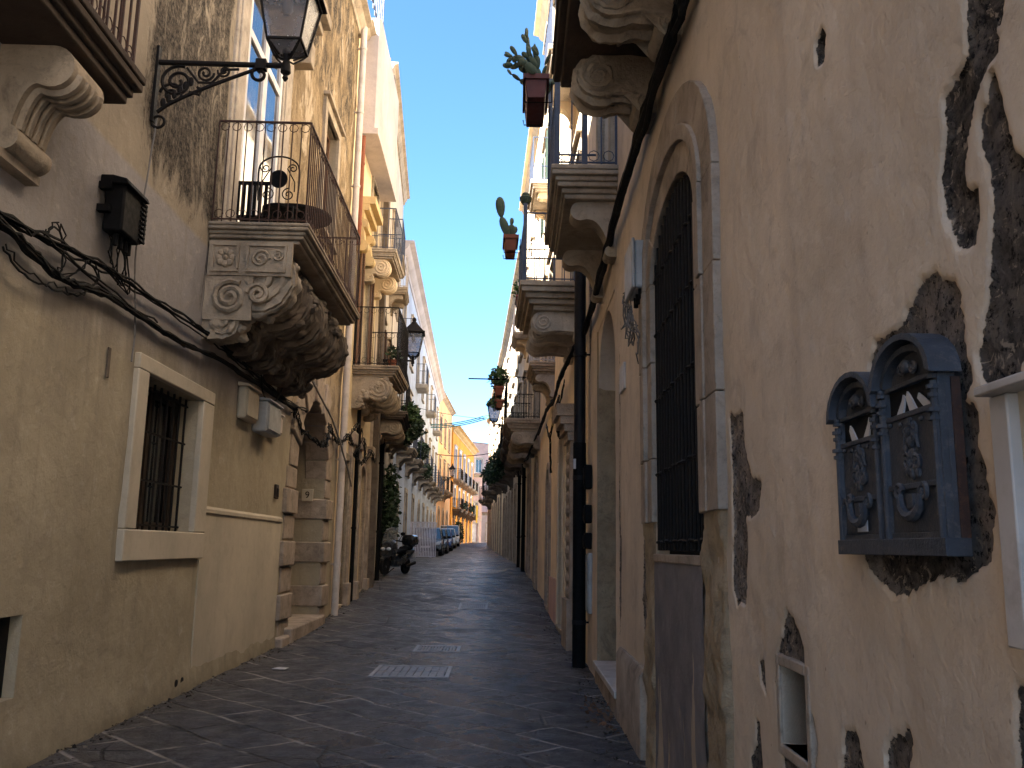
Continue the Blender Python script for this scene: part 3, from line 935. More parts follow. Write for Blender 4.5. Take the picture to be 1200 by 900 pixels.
# barred window
fr = MB()
fr.box(T, 8.16, 8.42, -.02, .06, 1.71, 3.18); fr.box(T, 10.08, 10.46, -.02, .06, 1.71, 3.18)
fr.box(T, 8.16, 10.46, -.02, .06, 1.42, 1.708); fr.box(T, 8.16, 10.46, -.02, .06, 3.182, 3.33)
wf = LA.p('window', fr, 'frame_plaster', bevel=.012)
g = MB().box(T, 8.42, 10.08, -.34, -.29, 1.70, 3.19)
LA.p('pane', g, 'glass', wf)
j = MB()
for a, b in ((8.42, 8.52), (9.2, 9.3), (9.98, 10.08)): j.box(T, a, b, -.28, -.22, 1.71, 3.18)
j.box(T, 8.52, 9.98, -.28, -.23, 1.71, 1.8); j.box(T, 8.52, 9.98, -.28, -.23, 3.09, 3.18)
LA.p('casement', j, 'wood_dark', wf)
b = MB()
for i in range(9):
    s = 8.5 + i * (10.02 - 8.5) / 8
    b.tube([T(s, -.13, 1.71), T(s, -.13, 3.18)], .013, 6)
for z in (1.76, 2.2, 2.68, 3.1): b.box(T, 8.42, 10.08, -.142, -.118, z - .009, z + .009)
LA.p('grille', b, 'iron', wf)
# low vent
v = MB().box(T, 5.84, 6.65, -.14, -.085, .49, 1.08)
LA.p('vent_back', v, 'void')
# string course
sc = MB().prism_s(T, [(-.02, 1.93), (.018, 1.93), (.035, 1.945), (.035, 1.985), (.0, 2.02), (-.02, 2.02)], 10.47, 14.42)
LA.p('string_course', sc, 'frame_plaster')
pl = MB().box(T, 10.47, 14.42, -.02, .014, -.1, 1.929)
LA.p('plinth', pl, 'frame_plaster')
# arched doorway: rusticated blocks
blk = MB(); rb = random.Random(3)
z = -.1; i = 0
while z < 2.86:
    h = .42 if z > 0 else .5
    d = .075 if i % 2 else .03
    blk.box(T, 14.45 + (.12 if i % 2 == 0 else 0), 15.3 + (.0 if i % 2 else .02), -.1, d, z + .012, min(z + h, 2.87) - .012)
    blk.box(T, 18.0 - (.03 if i % 2 else -.02), 18.62 + (.1 if i % 2 else 0), -.62, d, z + .012, min(z + h, 2.87) - .012)
    z += h; i += 1
nv = 11; cx, r0, r1, zs = 16.65, 1.35, 1.95, 2.87
for i in range(nv):
    a0, a1 = math.pi * i / nv, math.pi * (i + 1) / nv
    g_ = .006
    q = [(cx - r * math.cos(a), zs + r * math.sin(a)) for r, a in ((r0, a0 + g_), (r1 + (.1 if i % 2 else 0), a0 + g_), (r1 + (.1 if i % 2 else 0), a1 - g_), (r0, a1 - g_))]
    blk.prism_d(T, q, -.4, .075 if i % 2 else .035)
dr = LA.p('doorway', blk, 'jamb', bevel=.022)
N = 16
inn = [(cx - 1.36 * math.cos(math.pi * i / N), zs + 1.36 * math.sin(math.pi * i / N)) for i in range(N + 1)]
top = [(15.3 + 2.7 * i / N, 4.224) for i in range(N + 1)]
LA.p('wall_spandrel', MB().strip(T, inn, top, -.4, -.006), 'left_wall', dr)
lf = MB()
for k in range(8):
    s = 15.28 + k * .34
    lf.box(T, s, s + .33, -.68, -.62 - .004 * (k % 2), -.2, 4.25)
for zz in (.35, 1.6, 2.8): lf.box(T, 15.3, 18.0, -.62, -.595, zz, zz + .14)
LA.p('door', lf, 'door_old', dr)
hd = MB().ring(T, (16.1, -.585, 1.35), .07, .01, 10, 5, 'sz')
LA.p('handle', hd, 'iron', dr)
st = MB().box(T, 15.0, 18.0, -.6, .16, -.2, .26); st.box(T, 14.46, 14.99, -.05, .14, -.2, .16)
LA.p('step', st, 'jamb', dr, bevel=.03)
# french window above the balcony
fw = MB()
for a, b in ((10.82, 10.94), (11.66, 11.86), (12.58, 12.7)): fw.box(T, a, b, -.07, .015, 5.25, 9.5)
for z0, z1 in ((5.25, 5.5), (8.25, 8.37), (9.38, 9.5)): fw.box(T, 10.94, 12.58, -.065, .01, z0, z1)
LA.hole(10.8, 12.72, 5.25, 9.52, 0.16)
wf = LA.p('french_window', fw, 'white_frame', bevel=.006)
LA.p('pane', MB().box(T, 10.9, 12.6, -.10, -.02, 5.4, 9.45), 'mirror', wf)
sr = MB()
for a, b in ((10.3, 10.8), (12.72, 13.22)):
    sr.box(T, a, b, -.05, .035, 5.25, 9.4); sr.box(T, a + .08, b - .08, .0, .06, 5.5, 9.2)
    sr.box(T, a - .04, b + .04, -.05, .09, 9.4, 9.58); sr.box(T, a - .03, b + .03, -.05, .08, 5.25, 5.45)
sr.box(T, 10.84 - .04, 12.72 - .04, -.05, .1, 9.522, 9.75)
LA.p('surround', sr, 'stone_pale', wf, bevel=.012)
pd = MB()
for k, (dd, z0, z1) in enumerate(((.16, 9.6, 9.74), (.28, 9.742, 9.85), (.4, 9.852, 9.98), (.52, 9.982, 10.16))):
    pd.box(T, 10.15 - dd * .5, 13.35 + dd * .5, -.05, dd, z0, z1)
pd.box(T, 10.2, 10.45, -.04, .3, 9.2, 9.598); pd.box(T, 13.25, 13.5, -.04, .3, 9.2, 9.598)
LA.p('hood', pd, 'stone', wf, bevel=.015)
# second-floor and nearer windows (outside or at the edge of the frame)
LA.window(3.4, 4.8, 5.2, 8.4, 'french_window', 'white_frame', 'mirror', 'stone_pale', .3, .08)
LA.window(16.0, 17.3, 7.5, 9.8, 'window', 'wood_brown', 'glass', 'stone', .2, .06)
LA.window(11.1, 12.4, 10.9, 12.6, 'window', 'white_frame', 'glass', 'stone', .16, .05)
LA.door(1.0, 2.6, 3.0, 'wood_brown', False)
# main carved balcony
bal = LA.p('balcony', slab(T, 9.88, 14.05, 1.16, 5.26, .22, 5, .17), 'stone', bevel=.014)
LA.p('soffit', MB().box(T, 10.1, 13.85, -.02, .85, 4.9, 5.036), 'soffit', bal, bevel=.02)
for k, s in enumerate((10.14, 11.08, 12.0, 12.92, 13.8)):
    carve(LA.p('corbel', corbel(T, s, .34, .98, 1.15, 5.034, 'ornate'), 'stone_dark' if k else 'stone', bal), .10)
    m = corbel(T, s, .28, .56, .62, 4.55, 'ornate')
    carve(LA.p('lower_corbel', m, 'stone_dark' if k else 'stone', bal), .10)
# relief panel on the near flank
rp = MB()
rp.box(T, 9.915, 9.968, .02, .98, 4.62, 5.033)
for d0, d1 in ((.06, .38), (.46, .92)):
    for z_, zz in ((4.66, 4.69), (4.97, 5.0)): rp.box(T, 9.885, 9.914, d0, d1, z_, zz)
    for d_ in (d0, d1 - .03): rp.box(T, 9.885, 9.914, d_, d_ + .03, 4.691, 4.969)
TM = T
for a in range(8):
    rp.ball(T, (9.905, .22 + .075 * math.cos(a * .785), 4.83 + .075 * math.sin(a * .785)), (.03, .042, .042), 7, 5)
rp.ball(T, (9.9, .22, 4.83), (.035, .03, .03), 7, 5)
rp.spiral(T, (9.9, .62, 4.82), .11, .02, 1.8, 0, .02, 'dz', 1, 22)
rp.spiral(T, (9.9, .82, 4.86), .07, .015, 1.5, 2, .017, 'dz', -1, 18)
rp.spiral(T, (9.9, .3, 4.36), .2, .03, 2.2, 1, .032, 'dz', 1, 26)
rp.spiral(T, (9.9, .62, 4.40), .13, .03, 1.7, 3, .026, 'dz', -1, 20)
rp.box(T, 9.93, 9.97, .0, .55, 4.1, 4.618)
carve(LA.p('relief_panel', rp, 'stone', bal), .035)
LA.p('railing', railing(T, 9.95, 13.98, 1.1, 5.26, 1.27, .105, .0085, ringr=.055), 'rust', bal)
# near balcony at the frame's left edge
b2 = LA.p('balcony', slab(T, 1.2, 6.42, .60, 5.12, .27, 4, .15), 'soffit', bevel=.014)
LA.p('corbel', corbel(T, 5.74, .46, .5, .74, 4.848, 'console'), 'stone', b2)
LA.p('corbel', corbel(T, 3.3, .46, .5, .74, 4.848, 'console'), 'stone', b2)
LA.p('railing', railing(T, 1.3, 6.3, .53, 5.12, 1.15, .12, .011, ringr=.055), 'rust', b2)

def la_fn(s, z):
    d = (fbm(s + 20, z + 20, 1.1, 4, 3) - .5) * .035 + (fbm(s + 20, z + 20, 5, 3, 4) - .5) * .008
    bx = lambda v, a, b, w: np.clip((v - a) / w + .5, 0, 1) * np.clip((b - v) / w + .5, 0, 1)
    stain = bx(s, 7.75, 10.35, .5) * bx(z, 5.0, 9.5, .9)
    stain = np.maximum(stain, .55 * bx(s, 9.6, 10.9, .7) * bx(z, 3.9, 5.2, .8))
    stain = np.maximum(stain, .75 * bx(s, 13.2, 19.3, .8) * bx(z, 9.6, 14, 1.5))
    stain = np.maximum(stain, .45 * bx(s, -5, 7.6, .6) * bx(z, 5.1, 9.5, .8))
    rough = bx(s, 13.2, 25, .35) * bx(z, 5.0, 20, .7)
    rough = np.maximum(rough, bx(s, 14.2, 25, .3) * bx(z, 3.6, 20, .6) * .8)
    d = d + rough * (fbm(s + 9, z + 9, 2.5, 5, 12) - .5) * .09
    foot = np.clip(1 - z / .3, 0, 1)
    d = d + foot * .03
    return d, {'stain': stain, 'rough': rough}
LA.fine_s = [(4, 19.4, .12)]; LA.fine_z = [(-.3, 13.8, .12)]
LA.grid = .8
LA.finish(wall_fn=la_fn, over=.3)

# ================================================================ RIGHT NEAR HOUSE
RA = Bldg('peeling_house', 'house on the right with peeling plaster, tall barred arched window and grey mailboxes', FR, -5, 13.0, 13.2, 'right_wall', depth=8)
T = FR
s0, s1, zspr, zap = 4.98, 6.66, 3.62, 4.04
mid, hw = (s0 + s1) / 2, (s1 - s0) / 2
RA.hole(s0, s1, 1.52, zap + .01, .14)
RA.hole(3.29, 3.61, .88, 1.17, .3)
RA.hole(9.4, 11.45, -.25, 4.4, .6)
N = 20
def arc(hx, zt, n=N): return [(mid - hx * math.cos(math.pi * i / n), zspr + (zt - zspr) * math.sin(math.pi * i / n)) for i in range(n + 1)]
a_in, a_mid, a_mo, a_out = arc(hw, zap), arc(hw + .2, zap + .2), arc(hw + .3, zap + .3), arc(hw + .56, zap + .55)
sm = MB()
sm.strip(T, a_in, [(s0 + (s1 - s0) * i / N, zap + .012) for i in range(N + 1)], -.12, .02)
for k in range(5):     # voussoirs with open joints
    i0, i1 = k * 4, k * 4 + 4
    for (A, B_, d) in ((a_in, a_mid, .035), (a_mid, a_mo, .065), (a_mo, a_out, .045)):
        sm.strip(T, A[i0:i1 + 1], B_[i0:i1 + 1], -.06, d + rb.uniform(-.006, .006))
# jamb stones
for side in (0, 1):
    z = zspr
    while z > 1.85:
        h = rb.uniform(.5, .75)
        z0 = max(z - h, 1.8)
        for a, b, d in ((0, .2, .035), (.2, .3, .065), (.3, .56, .045)):
            dj = d + rb.uniform(-.008, .006)
            A, B_ = (s0 - b, s0 - a) if side == 0 else (s1 + a, s1 + b)
            sm.box(T, A + .001, B_ - .001, -.06, dj, z0 + .004, z - .003)
        z = z0
wn_ = RA.p('window', sm, 'jamb', bevel=.008)
# crumbling lower jambs: displaced sheets
for side in (0, 1):
    A, B_ = (s0 - .56, s0) if side == 0 else (s1, s1 + .56)
    ss = np.linspace(A, B_, 30); zz = np.linspace(-.15, 1.86, 90)
    m = MB(); 
    gs, gz = np.meshgrid(ss, zz, indexing='ij')
    dd = .012 + fbm(gs + 30, gz + 30, 4.5, 5, 21) * .085 - .03
    e = np.minimum(gs - A, B_ - gs); dd = dd - np.clip(.05 - e, 0, .05) * 1.2
    k = len(zz)
    m.add([T(float(gs[i, j_]), float(dd[i, j_]), float(gz[i, j_])) for i in range(30) for j_ in range(k)], [(i * k + j_, (i + 1) * k + j_, (i + 1) * k + j_ + 1, i * k + j_ + 1) for i in range(29) for j_ in range(k - 1)])
    RA.p('broken_jamb', m, 'rubble', wn_, label='crumbling lower jamb of the window with bare rubble showing', ang=60)
gr = MB()
n = 15
for i in range(n):
    s = s0 + .06 + (s1 - s0 - .12) * i / (n - 1)
    zt = zspr + (zap - zspr) * math.sqrt(max(0, 1 - ((s - mid) / hw) ** 2)) - .02
    gr.tube([T(s, -.005, 1.60), T(s + .004, -.005, zt)], .0125, 6)
for z in (1.66, 2.15, 2.7, 3.2, 3.62):
    pts = [T(s0 + .01 + (s1 - s0 - .02) * i / 40, -.005 + .014 * math.sin(i * 1.5), z + .006 * math.sin(i * .9)) for i in range(41)]
    gr.tube(pts, .011, 5)
RA.p('grille', gr, 'iron', wn_)
RA.p('shutter', MB().box(T, s0 - .01, s1 + .01, -.15, -.09, 1.55, zap + .02), 'void', wn_)  # near-black panel paints the dark behind the grille
RA.p('sill', MB().box(T, s0 + .002, s1 - .002, -.13, .03, 1.52, 1.575), 'jamb', wn_, bevel=.006)
ss = np.linspace(s0 - .02, s1 + .02, 40); zz = np.linspace(-.2, 1.519, 60)
gs, gz = np.meshgrid(ss, zz, indexing='ij')
dd = .022 + (fbm(gs + 3, gz + 3, 3, 4, 8) - .5) * .03
m = MB(); k = len(zz)
m.add([T(float(gs[i, q]), float(dd[i, q]), float(gz[i, q])) for i in range(40) for q in range(k)], [(i * k + q, (i + 1) * k + q, (i + 1) * k + q + 1, i * k + q + 1) for i in range(39) for q in range(k - 1)])
RA.p('infill_panel', m, 'infill', wn_, label='walled-up lower part of the window in flaking grey render', ang=60)
# small vent opening with a stone frame
vf = MB()
for a, b, c, d in ((3.25, 3.29, .84, 1.21), (3.61, 3.65, .84, 1.21), (3.29, 3.61, .84, .88), (3.29, 3.61, 1.17, 1.21)):
    vf.box(T, a, b, -.12, .012, c, d)
vo = RA.p('vent', vf, 'jamb', bevel=.006)
RA.p('vent_back', MB().box(T, 3.28, 3.62, -.36, -.3, .87, 1.18), 'void', vo)
# doorway: rough stone jambs, marble step
dj = MB()
z = -.1; i = 0
ss = np.linspace(-.55, .015, 16); zz = np.linspace(-.1, 4.4, 110)
gs, gz = np.meshgrid(ss, zz, indexing='ij')
dd = 11.45 - .015 - fbm(gs + 40, gz + 40, 3.5, 5, 31) * .06
k = len(zz)
dj.add([T(float(dd[i, q]), float(gs[i, q]), float(gz[i, q])) for i in range(16) for q in range(k)], [(i * k + q, (i + 1) * k + q, (i + 1) * k + q + 1, i * k + q + 1) for i in range(15) for q in range(k - 1)])
dw = RA.p('doorway', dj, 'rubble', ang=60)
cxx, rr, zs_ = 10.425, 1.025, 3.37
inn = [(cxx - rr * math.cos(math.pi * i / 16), zs_ + rr * math.sin(math.pi * i / 16)) for i in range(17)]
top = [(9.4 + 2.05 * i / 16, 4.404) for i in range(17)]
RA.p('wall_spandrel', MB().strip(T, inn, top, -.5, -.005), 'right_wall', dw)
RA.p('door', MB().box(T, 9.38, 11.47, -.58, -.5, -.2, 4.42), 'wood_brown', dw)
ms = MB().box(T, 9.0, 11.42, -.5, .07, .19, .26)
RA.p('step', ms, 'marble', dw, bevel=.008)
RA.p('step_riser', MB().box(T, 9.05, 11.4, -.48, .045, -.2, .189), 'jamb', dw, bevel=.01)
# plinth between doorway and window
RA.p('plinth', MB().prism_s(T, [(-.03, -.2), (.05, -.2), (.05, .62), (.015, .68), (-.03, .68)], 7.32, 8.98), 'jamb', bevel=.01)
# marble window frame at the right edge of the picture
mf = MB()
mf.prism_s(T, [(-.02, 1.93), (.075, 1.93), (.075, 1.95), (-.02, 1.965)], 1.38, 1.86)
mf.box(T, 1.79, 1.858, -.02, .045, 1.42, 1.929); mf.box(T, 1.38, 1.45, -.02, .045, 1.42, 1.929); mf.box(T, 1.451, 1.789, -.02, .045, 1.42, 1.48)
mo = RA.p('niche_frame', mf, 'marble', bevel=.004)
RA.p('niche_door', MB().box(T, 1.45, 1.79, -.01, .02, 1.479, 1.93), 'frame_plaster', mo)
# upper balconies and windows
RA.window(4.5, 6.0, 5.7, 8.4, 'french_window', 'wood_brown', 'glass', 'stone', .25, .06, sill=False)
RA.window(9.5, 10.9, 5.7, 8.3, 'french_window', 'shutter_blue', 'glass', 'stone', .2, .06, sill=False)
RA.window(4.6, 5.9, 9.8, 11.8, 'window', 'white_frame', 'glass', 'stone', .18, .05)
RA.window(9.6, 10.8, 9.8, 11.8, 'window', 'white_frame', 'glass', 'stone', .18, .05)
RA.door(0.0, 1.1, 2.6, 'wood_brown', False)
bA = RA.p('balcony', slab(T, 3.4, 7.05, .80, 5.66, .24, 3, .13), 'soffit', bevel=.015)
for s in (4.45, 5.55, 6.62):
    carve(RA.p('corbel', corbel(T, s, .36, .62, .48, 5.418, 'volute'), 'stone', bA), .065)
RA.p('railing', railing(T, 3.5, 6.98, .74, 5.66, 1.05, .115, .009), 'iron', bA)
bB = RA.p('balcony', slab(T, 9.0, 11.35, .72, 5.66, .34, 6, .2), 'stone', bevel=.012)
for s in (9.35, 10.95):
    RA.p('corbel', corbel(T, s, .26, .50, .62, 5.318, 'plain'), 'stone', bB)
rl = railing(T, 9.08, 11.28, .66, 5.66, 1.15, .16, .011, top=False, ringr=.065)
for s, d in ((9.08, .66), (9.08, .36), (11.28, .66)): rl.box(T, s - .03, s + .03, d - .03, d + .03, 5.66, 7.9)
RA.p('railing', rl, 'blueiron', bB)

PEEL = {
'a': ([(1.9,2.89),(1.88,3.05),(1.75,2.96),(1.78,2.8),(1.79,2.77),(1.82,2.78),(1.82,2.72),(1.87,2.69),(1.92,2.65),(1.98,2.58),(2.01,2.47),(2.0,2.44),(1.95,2.42),(1.95,2.37),(1.97,2.31),(2.03,2.33),(2.04,2.36),(2.09,2.43),(2.09,2.51),(2.05,2.63),(2.04,2.71),(1.97,2.73),(1.91,2.75),(1.91,2.81)], 1),
'b': ([(1.84,2.65),(1.8,2.49),(1.79,2.44),(1.74,2.39),(1.57,2.3),(1.64,2.03),(1.78,2.07),(1.8,2.02),(1.83,2.01),(1.84,1.98),(1.83,1.95),(1.92,1.96),(1.96,2.01),(1.97,2.05),(1.95,2.1),(1.92,2.15),(1.89,2.26),(1.86,2.36),(1.87,2.41),(1.87,2.47),(1.89,2.52),(1.88,2.59),(1.85,2.59)], .75),
'c': ([(2.22,2.3),(2.16,2.3),(2.13,2.27),(2.06,2.25),(2.04,2.18),(2.04,2.08),(2.02,2.03),(2.06,1.96),(2.02,1.92),(2.01,1.83),(2.0,1.79),(2.0,1.72),(1.98,1.69),(2.01,1.62),(2.01,1.6),(2.11,1.56),(2.22,1.55),(2.29,1.58),(2.32,1.53),(2.41,1.51),(2.49,1.51),(2.62,1.54),(2.69,1.58),(2.7,1.66),(2.64,1.94),(2.57,2.16),(2.53,2.2),(2.35,2.22)], .15),
'c2': ([(2.2,1.63),(2.18,1.57),(2.1,1.57),(2.25,1.56),(2.32,1.53),(2.44,1.51),(2.6,1.56),(2.62,1.63)], .9),
'd': ([(4.34,2.25),(4.09,2.22),(4.04,2.01),(3.95,1.91),(3.82,1.89),(3.85,1.77),(4.1,1.76),(4.06,1.69),(4.14,1.37),(4.29,1.36),(4.36,1.45),(4.32,1.91)], .2),
'e': ([(3.51,1.38),(3.45,1.37),(3.36,1.32),(3.3,1.26),(3.31,1.17),(3.3,1.09),(3.24,1.03),(3.22,.95),(3.25,.86),(3.28,.82),(3.3,.6),(3.62,.6),(3.61,.82),(3.65,.87),(3.7,1.05),(3.71,1.1),(3.64,1.22),(3.57,1.28)], .5),
'f': ([(3.94,1.14),(3.88,1.15),(3.86,1.03),(3.89,1.05),(3.94,1.07)], .6),
'g': ([(4.03,.88),(3.99,.88),(3.98,.79),(3.97,.72),(3.96,.4),(4.3,.3),(4.17,.61),(4.13,.72),(4.04,.79)], .6),
'h': ([(2.94,1.05),(2.88,1.05),(2.85,1.06),(2.81,.98),(2.76,.6),(3.1,.6),(2.96,1.01)], .5),
'i': ([(2.62,1.08),(2.54,1.11),(2.5,1.11),(2.48,1.14),(2.46,1.13),(2.5,1.05),(2.5,.6),(2.63,.6),(2.63,1.05)], .6),
'j': ([(1.93,1.33),(1.7,1.33),(1.7,1.1),(1.94,1.1)], .9),
'k': ([(7.15,1.3),(7.3,2.6),(7.22,3.3),(7.4,2.2),(7.5,1.2),(7.3,.7)], .2),
'l': ([(9.05,3.3),(8.95,3.9),(9.0,2.4),(8.92,1.2),(9.1,.7),(9.12,2.0)], .3),
'm': ([(2.90,3.385),(2.865,3.40),(2.84,3.36),(2.86,3.30),(2.90,3.31)], 1),
'n': ([(12.2,5.4),(12.9,5.5),(12.95,3.9),(12.6,4.3)], .3),
}
def ra_fn(s, z):
    d = (fbm(s + 20, z + 20, 1.2, 4, 3) - .5) * .03 + (fbm(s + 20, z + 20, 6, 3, 4) - .5) * .007
    peel = np.zeros(s.shape); dark = np.zeros(s.shape)
    jit = (fbm(s + 70, z + 70, 9, 4, 41) - .5) * .05 + (fbm(s + 70, z + 70, 38, 3, 43) - .5) * .035
    for pts, dk in PEEL.values():
        p = np.array(pts)
        bb = (s > p[:, 0].min() - .15) & (s < p[:, 0].max() + .15) & (z > p[:, 1].min() - .15) & (z < p[:, 1].max() + .15)
        if not bb.any(): continue
        q = sdf(s[bb], z[bb], pts) + (.014 if dk > .7 and p[:, 1].min() > 1.9 else .006) + jit[bb] * (.25 if np.ptp(p[:, 0]) < .12 else (.55 if np.ptp(p[:, 0]) < .5 else 1.0))
        v = np.clip(.5 + q / .02, 0, 1)
        old = peel[bb]
        dark[bb] = np.where(v >= old, np.where(v > .05, dk, dark[bb]), dark[bb])
        peel[bb] = np.maximum(old, v)
    d = d - peel * .017 + np.clip(peel * 4, 0, 1) * np.clip((.5 - peel) * 4, 0, 1) * .002
    d = np.where(peel > .5, d + (fbm(s + 5, z + 5, 14, 3, 51) - .5) * .02, d)
    pk = PEEL['m'][0]
    hole = np.clip(.5 + (sdf(s, z, pk) - .004) / .014, 0, 1); d = d - hole * .14; peel = np.maximum(peel, np.clip(.5 + (sdf(s, z, pk) + .012) / .02, 0, 1)); dark = np.where(sdf(s, z, pk) > -.02, 1, dark)  # hole also coloured dark, as shade, over its bright sloped bottom
    # crack by the frame's lower edge and hair-line ridges
    return d, {'peel': peel, 'dark': dark}
RA.fine_s = [(1.4, 4.6, .011), (4.6, 7.6, .05), (7.6, 13, .05)]
RA.fine_z = [(.2, 3.5, .0125), (-.3, 5.7, .04)]
RA.grid = .8
RA.finish(wall_fn=ra_fn, over=.35)
# ================================================================ LEFT, FARTHER HOUSES
def lb_mat():
    m = Mt('cream_house_plaster', 0.9, 0.12)
    z = m.sep()[2]
    base = m.mix(m.mr(m.noise(.8, 6, .6), .35, .7), (0.66, 0.52, 0.31), (0.78, 0.64, 0.43))
    c = m.mix(m.mr(m.ma('ADD', z, m.mr(m.noise(1.5, 6, .7), 0, 1, -1.2, 1.2)), 4.2, 3.4), base, (0.64, 0.51, 0.34))
    c = m.mix(m.ma('MULTIPLY', m.mr(m.noise(2, 8, .75, .6, m.mapv((1, 1, .3))), .52, .66), .6), c, (0.17, .125, .08))
    c = m.mix(m.mr(m.noise(45, 5, .7), .55, .8, 0, .4), c, (.25, .19, .12))
    return m.done(c, None, m.bump(m.noise(7, 8, .7), .6, .03))
MAT['lb'] = lb_mat()
FB = Frame(19.35, -3.584, 19.35, 24.4, -3.66, 24.4, 'L')
LB = Bldg('cream_house', 'narrow cream house past the white drainpipe, with a pinkish bay at its top', FB, 19.36, 24.38, 13.9, 'lb')
T = FB
LB.door(19.75, 20.75, 3.5, 'void', False, .45, 'stone', .16)  # first one: open dark doorway drawn as a near-black panel
LB.door(22.6, 23.7, 3.6, 'wood_brown', True, .3, 'jamb', .25)
LB.window(21.3, 22.6, 5.8, 8.7, 'french_window', 'wood_brown', 'glass', 'stone', .2, .06, shutter='wood_brown', sill=False)
LB.window(22.6, 23.7, 9.15, 11.2, 'french_window', 'white_frame', 'glass', 'stone', .15, .05, sill=False)
hd = MB()
for dd, z0, z1 in ((.15, 9.3, 9.5), (.28, 9.502, 9.66), (.42, 9.662, 9.85)): hd.box(T, 20.4, 21.9, -.05, dd, z0, z1)
for s in (20.55, 21.75): hd.prism_s(T, [(d, z + 9.3) for d, z in corbel_profile(.26, .8)[0]], s - .12, s + .12)
LB.p('hood', hd, 'yellow', bevel=.015)
by = MB()
by.prism_z(T, [(20.0, -.1), (20.0, .36), (20.08, .42), (24.2, .42), (24.2, -.1)], 11.4, 14.3)
by.box(T, 19.95, 24.25, -.05, .46, 11.25, 11.398)
LB.p('bay', by, 'pink_white', label='pinkish white bay jutting out under the roof')
pil = MB()
for s, w, dd in ((20.95, .3, .1), (22.05, .26, .14), (24.05, .3, .12)):
    pil.box(T, s - w / 2, s + w / 2, -.05, dd, -.1, 3.9); pil.box(T, s - w / 2 - .05, s + w / 2 + .05, -.05, dd + .06, -.1, .75)
    pil.box(T, s - w / 2 - .06, s + w / 2 + .06, -.05, dd + .07, 3.902, 4.2)
LB.p('pilaster', pil, 'jamb', bevel=.02)
balcony(LB, 20.7, 23.4, 1.1, 5.78, .26, 'stone', (21.0, 22.05, 23.1), .3, .9, .75, 'ornate', 'stone', 'iron', 1.42, .14, .2, ringr=.07)
balcony(LB, 22.0, 24.1, .78, 9.1, .24, 'stone_pale', (22.3, 23.8), .3, .6, .6, 'volute', 'cream', 'blueiron', 1.1, .16, .14, top=False, bot=False, mid=.35)
LB.finish(cornice='stone', over=.3)

FC = Frame(24.4, -3.58, 24.4, 35, -4.3, 35, 'L')
LC = Bldg('grey_house', 'tall soot-grey house behind the second street lamp, hung with climbing plants', FC, 24.41, 34.9, 15.7, 'greyplaster')
T = FC
LC.door(24.9, 26.0, 3.9, 'void', False, .5, 'stone_dark', .18)  # dark door gap painted as a black panel
LC.door(28.2, 29.6, 3.9, 'wood_dark', True, .35, 'stone_dark', .2)
LC.door(32, 33.2, 3.9, 'shutter_green', False, .3, 'stone_dark', .2)
for s in (25.2, 28.6, 32.0):
    LC.window(s, s + 1.1, 5.4, 8.0, 'french_window', 'wood_brown', 'glass', 'stone', .18, .06, shutter='wood_brown', sill=False)
    LC.window(s, s + 1.1, 10.0, 12.4, 'french_window', 'shutter_blue', 'glass', 'stone', .18, .06, sill=False)
balcony(LC, 24.7, 27.6, .9, 5.3, .22, 'stone_dark', (25.1, 26.2, 27.3), .26, .72, .55, 'volute', 'stone', 'iron', 1.1, .16, .16, top=False)
balcony(LC, 28.2, 30.4, .8, 5.4, .22, 'stone_dark', (28.6, 30.0), .26, .62, .5, 'volute', 'stone', 'iron', 1.1, .18, .16, top=False)
balcony(LC, 31.5, 33.6, .8, 5.5, .22, 'stone', (31.8, 33.3), .26, .62, .5, 'plain', 'stone', 'iron', 1.1, .2, .16, top=False)
balcony(LC, 25.0, 26.8, .6, 9.95, .22, 'stone', (25.3, 26.5), .22, .45, .4, 'plain', 'stone', 'blueiron', 1.1, .2, .1, top=False, bot=False)
balcony(LC, 28.3, 30.0, .6, 9.95, .22, 'stone', (28.6, 29.7), .22, .45, .4, 'plain', 'stone', 'palerail', 1.1, .2, .1, top=False, bot=False)
LC.p('pilaster', MB().box(T, 24.42, 24.9, -.05, .16, -.1, 15.3), 'stone_dark', bevel=.02)
LC.finish(over=.25)

FD = Frame(35, -4.3, 35, 74, -5.43, 74, 'L')
LD = Bldg('bluish_white_house', 'long bluish white house with tall windows and small balconies behind the white gate panel', FD, 35.0, 73.9, 13.9, 'bluewhite', grid=4)
T = FD
for i in range(8):
    s = 36.5 + i * 4.7
    LD.window(s, s + 1.2, 5.6, 8.5, 'french_window', 'shutter_blue', 'glass', 'stone_pale', .2, .07, sill=False)
    LD.window(s, s + 1.2, 9.9, 12.1, 'window', 'shutter_blue', 'glass', 'stone_pale', .18, .06)
    LD.door(s, s + 1.2, 4.0, 'wood_dark' if i % 2 else 'shutter_blue', i % 3 == 0, .3, 'stone_pale', .22)
    balcony(LD, s - .5, s + 1.7, .75, 5.5, .22, 'stone', (s - .1, s + 1.3), .24, .6, .55, 'plain', 'stone_pale', 'blueiron', 1.1, .16, .14, top=False, bot=False)
    if i % 2 == 0:
        balcony(LD, s - .4, s + 1.6, .6, 9.85, .2, 'stone_pale', (), .2, .4, .4, 'plain', 'stone_pale', 'blueiron', 1.05, .2, .1, top=False, bot=False)
LD.finish(cornice='pink_white', over=.5, ch=.6)

